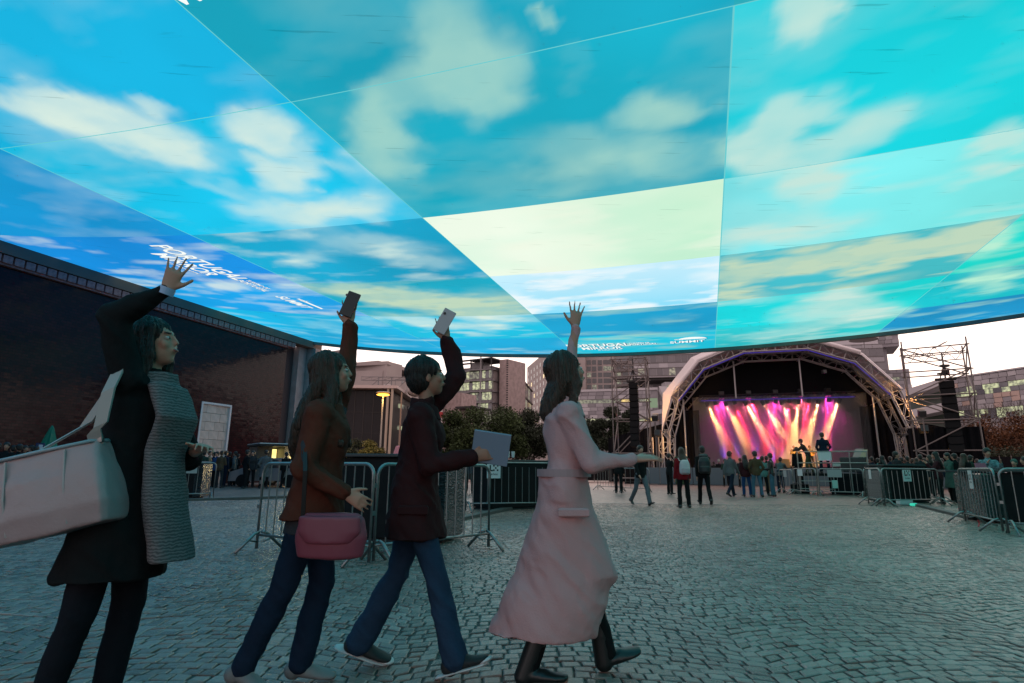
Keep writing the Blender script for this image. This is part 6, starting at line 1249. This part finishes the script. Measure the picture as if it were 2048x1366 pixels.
for i, (px, Y) in enumerate(((574, 30), (586, 31), (596, 29), (606, 32), (540, 33), (478, 35), (470, 34))): rp(px, Y, random.choice(('stand', 'folded')), random.uniform(-90, 90), 'dark silhouette in the group against the lit food truck', c_black, c_black, h=random.uniform(1.62, 1.8), group='visitors near the food truck')
for i, (px, Y, ps, rz) in enumerate(((-6, 19, 'folded', 100), (12, 17.5, 'folded', 190), (26, 20, 'turned', 120), (38, 18, 'stand', 60), (50, 20, 'turned', -60), (62, 22, 'folded', 90), (72, 21, 'stand', 30), (86, 24, 'stand', 140), (150, 24, 'folded', 80), (185, 25, 'stand', 0), (310, 24, 'stand', 30), (335, 26, 'folded', 60), (295, 27, 'turned', 90))):
    rp(px, Y, ps, rz, 'man in dark suit with white collar facing the camera at far left' if i == 1 else 'dark clothed visitor in the crowd at far left under the tiled wall', c_black, c_black, 'short', hair_d, skin_b, h=random.uniform(1.6, 1.75), group=None if i == 1 else 'visitors at far left under the wall')
person(G(905, 988), 'pockets', 5, 'person in long khaki coat seen from behind, left of the small figure sign', c_oliv, c_black, h=1.70, coat=True); person(G(938, 986), 'stand', 10, 'hooded person in dark blue behind the barriers left of the black counter', c_navy, c_black, h=1.68, hc=c_char)
person(G(1238, 986), 'stand', -30, 'dark figure standing between the pink coat and the walker in grey trousers', c_black, c_black, h=1.72)

# ---------------------------------------------------------------- four people crossing close to the camera, walking to the right
FG = 'people crossing in the foreground'
def fore(label, X, Y, J, rz, body, garments, hairkind, hc, skin, extras=()):
    r = thing('person', label, 'person', (X, Y, 0), FG, R_(rz))
    b_ = link('body', remesh(body, .0062, 4, 'body', skin), r)
    for nm, mb, m, wr, ws in garments: link(nm, remesh(mb, .0095, 5, nm, m, wr, ws), r)
    cM = J['sd']; nb_ = J['nb']; kk = J['k']; link('collar', remesh(MB().loft([(nb_ - cM * .035 * kk + V3((0, .01, 0)), V3((.105, 0, 0)) * kk, V3((0, .10, -.03)) * kk), (nb_ + cM * .0 * kk, V3((.095, 0, 0)) * kk, V3((0, .092, -.03)) * kk), (nb_ + cM * .05 * kk - V3((0, .008, 0)), V3((.082, 0, 0)) * kk, V3((0, .082, -.03)) * kk)], 24), .008, 2, 'collar', garments[0][2], .006, 9), r)
    link('hair', remesh(hair_mb(J, hairkind), .007, 3, 'hair', hc, .010, 12, True), r)
    k = J['k']; q = lambda x, y, z: J['hd'] + J['hm'] @ V3((x, y, z)) * k
    for s in (-1, 1):
        e_ = link('eye', MB().ell(q(s * .031, .074, .006), .014 * k, .012 * k, .0085 * k, J['hm'], 10, 6).mesh('eye', mat('eye_white', (.55, .5, .48), .2), None, True), b_); link('iris', MB().ell(q(s * .031, .0835, .006), .0055 * k, .004 * k, .0065 * k, J['hm'], 8, 6).mesh('iris', s_black, None, True), b_)
        link('eyebrow', MB().cap(q(s * .016, .086, .030), q(s * .048, .074, .030), .0035, .003, 6).mesh('eyebrow', hc, None, True), b_)
    link('lips', MB().ell(q(0, .0905, -.052), .020 * k, .008 * k, .0075 * k, J['hm'], 12, 6).mesh('lips', mat('lip_red', (.33, .09, .08), .4), None, True), b_)
    return r
FW = (0, 1, 0)
# 1: black coat, grey ribbed front, pale handbag
X1 = AT(262, 900, 2.62).x; J1 = fk(1.69, ((3, 10, .02), (-7, 8, .02)), (((-.3, .35, -1), (.75, .62, .12)), ((.22, -.22, .95), (-.12, .95, .62))), lean=4, head=(4, 14))
g_hound = mat('ribbed_grey_knit', (.21, .20, .205), .9, spec=.1); n = g_hound.node_tree; b = n.nodes['Principled BSDF']; wv = n.nodes.new('ShaderNodeTexWave'); wv.bands_direction = 'Z'; wv.inputs['Scale'].default_value = 24; wv.inputs['Distortion'].default_value = 5; wv.inputs['Detail'].default_value = 3; wv.inputs['Detail Scale'].default_value = 2; tc = n.nodes.new('ShaderNodeTexCoord'); n.links.new(tc.outputs['Object'], wv.inputs['Vector'])
rp_ = n.nodes.new('ShaderNodeValToRGB'); rp_.color_ramp.elements[0].color = (.08, .074, .076, 1); rp_.color_ramp.elements[1].color = (.19, .165, .168, 1); n.links.new(wv.outputs[0], rp_.inputs[0]); n.links.new(rp_.outputs[0], b.inputs['Base Color']); bp = n.nodes.new('ShaderNodeBump'); bp.inputs['Strength'].default_value = .4; n.links.new(wv.outputs[0], bp.inputs['Height']); n.links.new(bp.outputs[0], b.inputs['Normal'])
b1_ = body_mb(J1, {1: dict(N=(-.9, -.3, .1), D=(.05, .30, .95), spread=11, curl=7, thumb=48, f=-1), -1: dict(N=(0, -.3, -1), spread=4, curl=22)})
nb, pl = J1['nb'], J1['pel']; scf = MB(); scf.loft([(nb + V3((.02, .10, .0)), V3((.13, 0, 0)), V3((0, .06, .0))), (nb + V3((.03, .17, -.15)), V3((.15, 0, 0)), V3((0, .055, 0))), (pl + V3((.02, .17, .20)), V3((.13, 0, 0)), V3((0, .06, 0))), (pl + V3((.02, .20, -.02)), V3((.14, 0, 0)), V3((0, .075, 0))), (pl + V3((.02, .26, -.26)), V3((.13, 0, 0)), V3((0, .08, 0)))], 18)
scf.loft([(nb + V3((0, .02, -.02)), V3((.12, 0, 0)), V3((0, .12, 0))), (nb + V3((0, .03, .06)), V3((.085, 0, 0)), V3((0, .095, 0)))], 18)
p1 = fore('woman in black knee length coat with one arm raised, pale handbag hanging behind her, leftmost in the foreground', X1, 2.62, J1, -90, b1_, [('coat', top_mb(J1, .030, -.33, .05, sl=(.55, .93), flat=.25), cl('black_coat', (.011, .011, .012)), .024, 5), ('scarf', scf, g_hound, .010, 7), ('trousers', bottom_mb(J1, .017), cl('black_leggings', (.010, .011, .016)), .008, 9)], 'bob', hair_d, skin_a)
p1['label'] = 'woman in black knee length coat waving one raised arm, leftmost in the foreground'
for s in (-1, 1): link('shoe', remesh(shoe_mb(J1, s, .008, .3), .008, 3, 'shoe', s_black), p1)
w = J1[1]['wr']; d = V3((.05, .35, .95)).normalized(); Qm = d.to_track_quat('Z', 'Y').to_matrix(); link('bracelet', MB().loft([(w - d * .02, Qm @ V3((.034, 0, 0)), Qm @ V3((0, .034, 0))), (w + d * .012, Qm @ V3((.033, 0, 0)), Qm @ V3((0, .033, 0)))], 20).mesh('bracelet', mat('pale_blue_band', (.35, .42, .62), .5)), p1)
# handbag hanging from her shoulder, swung towards the camera
pb = AT(112, 985, 2.42); r = thing('handbag', 'large pale pink handbag on a wide strap at the hip of the woman in black', 'handbag', pb, None, R_(4)); tl = Matrix.Rotation(R_(-14), 3, 'Y'); mb = MB()
rg = []
for z, a, bb in ((-.17, .20, .07), (-.165, .235, .10), (-.08, .245, .115), (.05, .235, .10), (.15, .215, .07), (.175, .205, .055)):
    rg.append([tl @ V3((x * a, y * bb, z)) for x, y in ((-1, -.75), (-.93, -1), (-.4, -1.08), (.4, -1.08), (.93, -1), (1, -.75), (1, .75), (.93, 1), (.4, 1.08), (-.4, 1.08), (-.93, 1), (-1, .75))])
vs = [p for r_ in rg for p in r_]; k = len(rg); nn_ = 12; mb.add(vs, [(i * nn_ + j, i * nn_ + (j + 1) % nn_, (i + 1) * nn_ + (j + 1) % nn_, (i + 1) * nn_ + j) for i in range(k - 1) for j in range(nn_)] + [tuple(range(nn_ - 1, -1, -1)), tuple(range((k - 1) * nn_, k * nn_))])
m_bag = mat('pale_pink_leather', (.42, .27, .27), .45, var=.06, scale=5, bump=.12, bscale=90); link('bag_body', remesh(mb, .009, 5, 'bag_body', m_bag, .006, 7), r)
link('bag_rim', MB().path([tl @ V3((x * .213, y * .075, .165)) for x, y in ((-1, 0), (-.9, -.9), (0, -1.05), (.9, -.9), (1, 0), (.9, .9), (0, 1.05), (-.9, .9), (-1, 0))], .008, 6).mesh('bag_rim', mat('bag_rim', (.30, .33, .36), .4), None, True), r)
mb = MB()
for x in (-.12, .1): mb.path([tl @ V3((x, -.108, -.14)), tl @ V3((x, -.112, 0)), tl @ V3((x, -.085, .15))], .005, 5)
link('seam', mb.mesh('seam', mat('seam_leather', (.42, .31, .30), .5)), r)
shd = Vector((X1, 2.62, 0)) + Matrix.Rotation(R_(-90), 3, 'Z') @ J1[1]['sh'] - pb
link('strap', MB().ribbon([tl @ V3((.19, -.03, .14)), tl @ V3((.2, -.06, .2)), shd * .45 + V3((.09, -.09, .06)), shd * .8 + V3((.03, -.10, .04)), shd + V3((.0, -.06, .07)), shd + V3((-.05, .05, .07)), shd * .6 + V3((-.08, .04, .0)), tl @ V3((-.16, .02, .15))], V3((.9, 0, .5)), .055, .005).mesh('strap', mat('strap_leather', (.36, .31, .29), .5)), r)
link('buckle', MB().box(tl @ V3((.195, -.04, .17)), (.05, .02, .035), tl, .004).mesh('buckle', m_bar), r)

# 2: rust jacket, jeans, dark red bag
X2 = AT(642, 900, 3.1).x; J2 = fk(1.62, ((3, 14, .03), (-15, 8, .03)), (((-.12, .12, 1), (-.0, -.02, 1)), ((.25, -.1, -1), (-.2, .75, -.45))), lean=3, head=(16, 10))
b2_ = body_mb(J2, {-1: dict(N=(.9, .3, .1), spread=9, curl=14, thumb=42), 1: dict(N=(-.9, 0, -.2), spread=3, curl=26)})
p2 = fore('woman', X2, 3.1, J2, -90, b2_, [('jacket', top_mb(J2, .036, -.10, .02, hipw=.01), cl('rust', (.115, .032, .020)), .026, 6), ('undershirt', top_mb(J2, .012, -.17, .022, collar=False, sl=(.3, .3)), cl('slate', (.05, .05, .058)), .004, 7), ('trousers', bottom_mb(J2, .019, .006), cl('dark_jeans', (.012, .022, .045)), .012, 9)], 'long', hair_b, skin_a)
p2['label'] = 'long haired woman in rust brown jacket and dark jeans, second from left in the foreground'
for s in (-1, 1): link('shoe', remesh(shoe_mb(J2, s, .008), .008, 3, 'shoe', mat('grey_sneaker', (.2, .18, .18), .6)), p2)
def hangbag(px, py, Y, name, label, m, s=1.0):
    p = AT(px, py, Y); r = thing(name, label, 'bag', p); mb = MB(); mb.loft([((0, 0, z * s), (a * s, 0, 0), (0, c * s, 0)) for z, a, c in ((-.10, .10, .03), (-.09, .15, .05), (0, .165, .06), (.08, .15, .04), (.10, .12, .02))], 18); link('bag_body', remesh(mb, .008, 3, 'bag_body', m, .004, 9), r)
    mb = MB(); mb.loft([((0, -.035 * s, z * s), (a * s, 0, 0), (0, .035 * s, 0)) for z, a in ((.09, .14), (.02, .145), (-.03, .10))], 16); link('flap', remesh(mb, .008, 3, 'flap', m), r); return r
hb = hangbag(662, 1072, 2.86, 'shoulder_bag', 'dark pink shoulder bag at the hip of the woman in the rust jacket', mat('dark_pink_leather', (.24, .045, .07), .5), 1.05)
sh2 = Vector((X2, 3.1, 0)) + Matrix.Rotation(R_(-90), 3, 'Z') @ J2[-1]['sh'] - hb.location; link('strap', MB().ribbon([V3((-.14, 0, .07)), V3((-.13, -.05, .3)), sh2 * .75 + V3((-.07, -.26, -.0)), sh2 + V3((0, -.22, .0)), sh2 + V3((0, -.12, .06)), sh2 + V3((0, 0, .07))], (1, 0, .1), .02, .003).mesh('strap', s_black), hb)
hw = Vector((X2, 3.1, 0)) + Matrix.Rotation(R_(-90), 3, 'Z') @ (J2[-1]['wr'] + J2[-1]['fa'] * .12 + V3((.03, .01, 0))); o = MB().box((0, 0, 0), (.074, .012, .15), Matrix.Rotation(R_(20), 3, 'Y'), .003).build('phone', s_black); link('camera_lens', MB().tube((-.02, -.006, .055), (-.02, -.009, .055), .008, 10).mesh('camera_lens', mat('lens_glass', (.05, .05, .06), .1)), o); o.location = hw; tag(o, 'black phone held up by the woman in the rust jacket', 'phone')

# 3: maroon jacket, jeans, paper in hand, phone raised
X3 = AT(835, 900, 3.35).x; J3 = fk(1.66, ((22, 5, .03), (-11, 10, .03)), (((-.1, .15, .75), (.0, -.22, 1)), ((.15, .30, -1), (-.05, .95, .30))), lean=4, head=(0, 6))
J3 = fk(1.66, ((-14, 14, .03), (21, 6, .03)), (((-.1, .42, .6), (.0, -.28, 1)), ((.15, .25, -1), (-.05, .95, .22))), lean=4, head=(14, 10))
b3_ = body_mb(J3, {-1: dict(N=(.95, .2, .1), spread=5, curl=16), 1: dict(N=(-1, 0, .1), spread=4, curl=24)})
p3 = fore('x', X3, 3.35, J3, -90, b3_, [('jacket', top_mb(J3, .034, -.22, .035, hipw=.012), cl('maroon', (.042, .012, .013)), .026, 6), ('trousers', bottom_mb(J3, .016, .022), cl('jeans_mid', (.022, .045, .085)), .013, 9)], 'short', hair_d, skin_b)
link('pocket_flap', MB().box(J3['pel'] + V3((.188, .02, -.06)), (.03, .16, .05), None, .008).mesh('pocket_flap', mat('cloth_maroon')), p3)
p3['label'] = 'short haired person in maroon jacket and flared jeans, between rust jacket and pink coat'
for s in (-1, 1):
    sh_ = link('shoe', remesh(shoe_mb(J3, s, .010), .008, 3, 'shoe', mat('canvas_black', (.012, .012, .013), .7)), p3); j = J3[s]; up = (j['ank'] - j['heel']).normalized(); dd = (j['toe'] - j['heel']); sv = dd.cross(up).normalized()
    mb = MB(); mb.loft([(j['heel'] + dd * u - up * .030, sv * w_, up * .013) for u, w_ in ((-.22, .02), (-.1, .04), (.3, .044), (.75, .054), (1.02, .044), (1.16, .02))], 16); mb.ell(j['toe'] + dd.normalized() * .005 - up * .008, .045, .035, .022, Matrix((sv, dd.normalized(), up)).transposed()); link('sole', mb.mesh('sole', mat('white_rubber', (.6, .55, .55), .5), None, True), sh_)
W3 = lambda v: Vector((X3, 3.35, 0)) + Matrix.Rotation(R_(-90), 3, 'Z') @ v
o = MB().box((0, 0, 0), (.080, .010, .16), Matrix.Rotation(R_(28), 3, 'Y'), .003).build('phone', mat('pale_phone', (.42, .36, .38), .3)); link('camera_lens', MB().tube((-.0, -.005, .05), (-.0, -.008, .05), .009, 10).mesh('camera_lens', s_black), o); o.location = W3(J3[-1]['wr'] + J3[-1]['fa'] * .12 + V3((.03, .02, 0))); tag(o, 'pale phone held high by the person in the maroon jacket', 'phone')
o = MB().box((0, 0, 0), (.20, .012, .18), Matrix.Rotation(R_(8), 3, 'Y') @ Matrix.Rotation(R_(20), 3, 'X'), .004).build('folder', mat('pale_blue_folder', (.20, .24, .32), .5)); o.location = W3(J3[1]['wr'] + J3[1]['fa'] * .12 + V3((.01, -.02, .02))); tag(o, 'pale blue folder held in front by the person in the maroon jacket', 'folder')

# 4: pink coat
X4 = AT(1124, 900, 3.3).x; J4 = fk(1.70, ((-24, 22, .02), (19, 4, .02)), (((-.16, .25, 1), (.0, .12, 1)), ((.15, .45, -1), (-.25, 1, .12))), lean=5, head=(-5, 16))
J4 = fk(1.70, ((18, 2, .02), (-9, 7, .02)), (((-.16, .18, 1), (.0, .10, 1)), ((.15, .40, -1), (-.15, 1, .10))), lean=4, head=(18, 16))
b4_ = body_mb(J4, {-1: dict(N=(.95, .2, .1), spread=12, curl=8, thumb=50), 1: dict(N=(-.4, 0, -1), spread=5, curl=14)})
def skirt(J, side):
    mb = MB(); p = J['pel']; k = J['k']; X = V3((1, 0, 0)); Y = V3((0, 1, 0)); rg = []
    for z, rx, ry, cy_ in ((.14, .160, .130, 0), (-.05, .180, .165, .0), (-.25, .19, .225, .015), (-.40, .195, .275, .02), (-.52, .20, .29, -.04), (-.64, .205, .29, -.10), (-.70, .205, .29, -.12)): rg.append((p + V3((0, cy_, z)) * k, X * rx * k, Y * ry * k))
    mb.loft(rg, 28); return mb
m_pink = mat('pink_wool', (.56, .30, .30), .9, var=.07, scale=4, bump=.2, bscale=120, spec=.15)
ct = top_mb(J4, .030, -.02, .0, cuff=.92); sk_ = skirt(J4, 0); ct.add(sk_.v, sk_.f)
# the open front panel swings forward with the step
pel = J4['pel']; ct.loft([(pel + V3((.04, .10, .10)), V3((.10, 0, 0)), V3((0, .06, 0))), (pel + V3((.06, .17, -.12)), V3((.11, 0, 0)), V3((0, .07, 0))), (pel + V3((.07, .27, -.32)), V3((.11, 0, 0)), V3((0, .06, 0))), (pel + V3((.07, .35, -.42)), V3((.09, 0, 0)), V3((0, .045, 0)))], 18) if False else None
p4 = fore('x', X4, 3.3, J4, -90, b4_, [('coat', ct, m_pink, .030, 4.5), ('trousers', bottom_mb(J4, .010), c_black, .008, 9)], 'bob', hair_b, skin_a)
link('pocket_flap', MB().box(J4['pel'] + V3((.196, .04, -.07)), (.03, .16, .045), None, .008).mesh('pocket_flap', m_pink), p4)
p4['label'] = 'woman in long pale pink coat with one arm stretched up, rightmost in the foreground'
for s in (-1, 1): link('boot', remesh(shoe_mb(J4, s, .012, .45), .008, 3, 'boot', s_black), p4)
link('belt', MB().loft([(J4['pel'] + J4['sd'] * .13 + V3((0, .0, z)), V3((.182, 0, 0)), V3((0, .150, 0))) for z in (-.02, .02)], 28).mesh('belt', mat('pink_belt', (.40, .25, .255), .9)), p4)
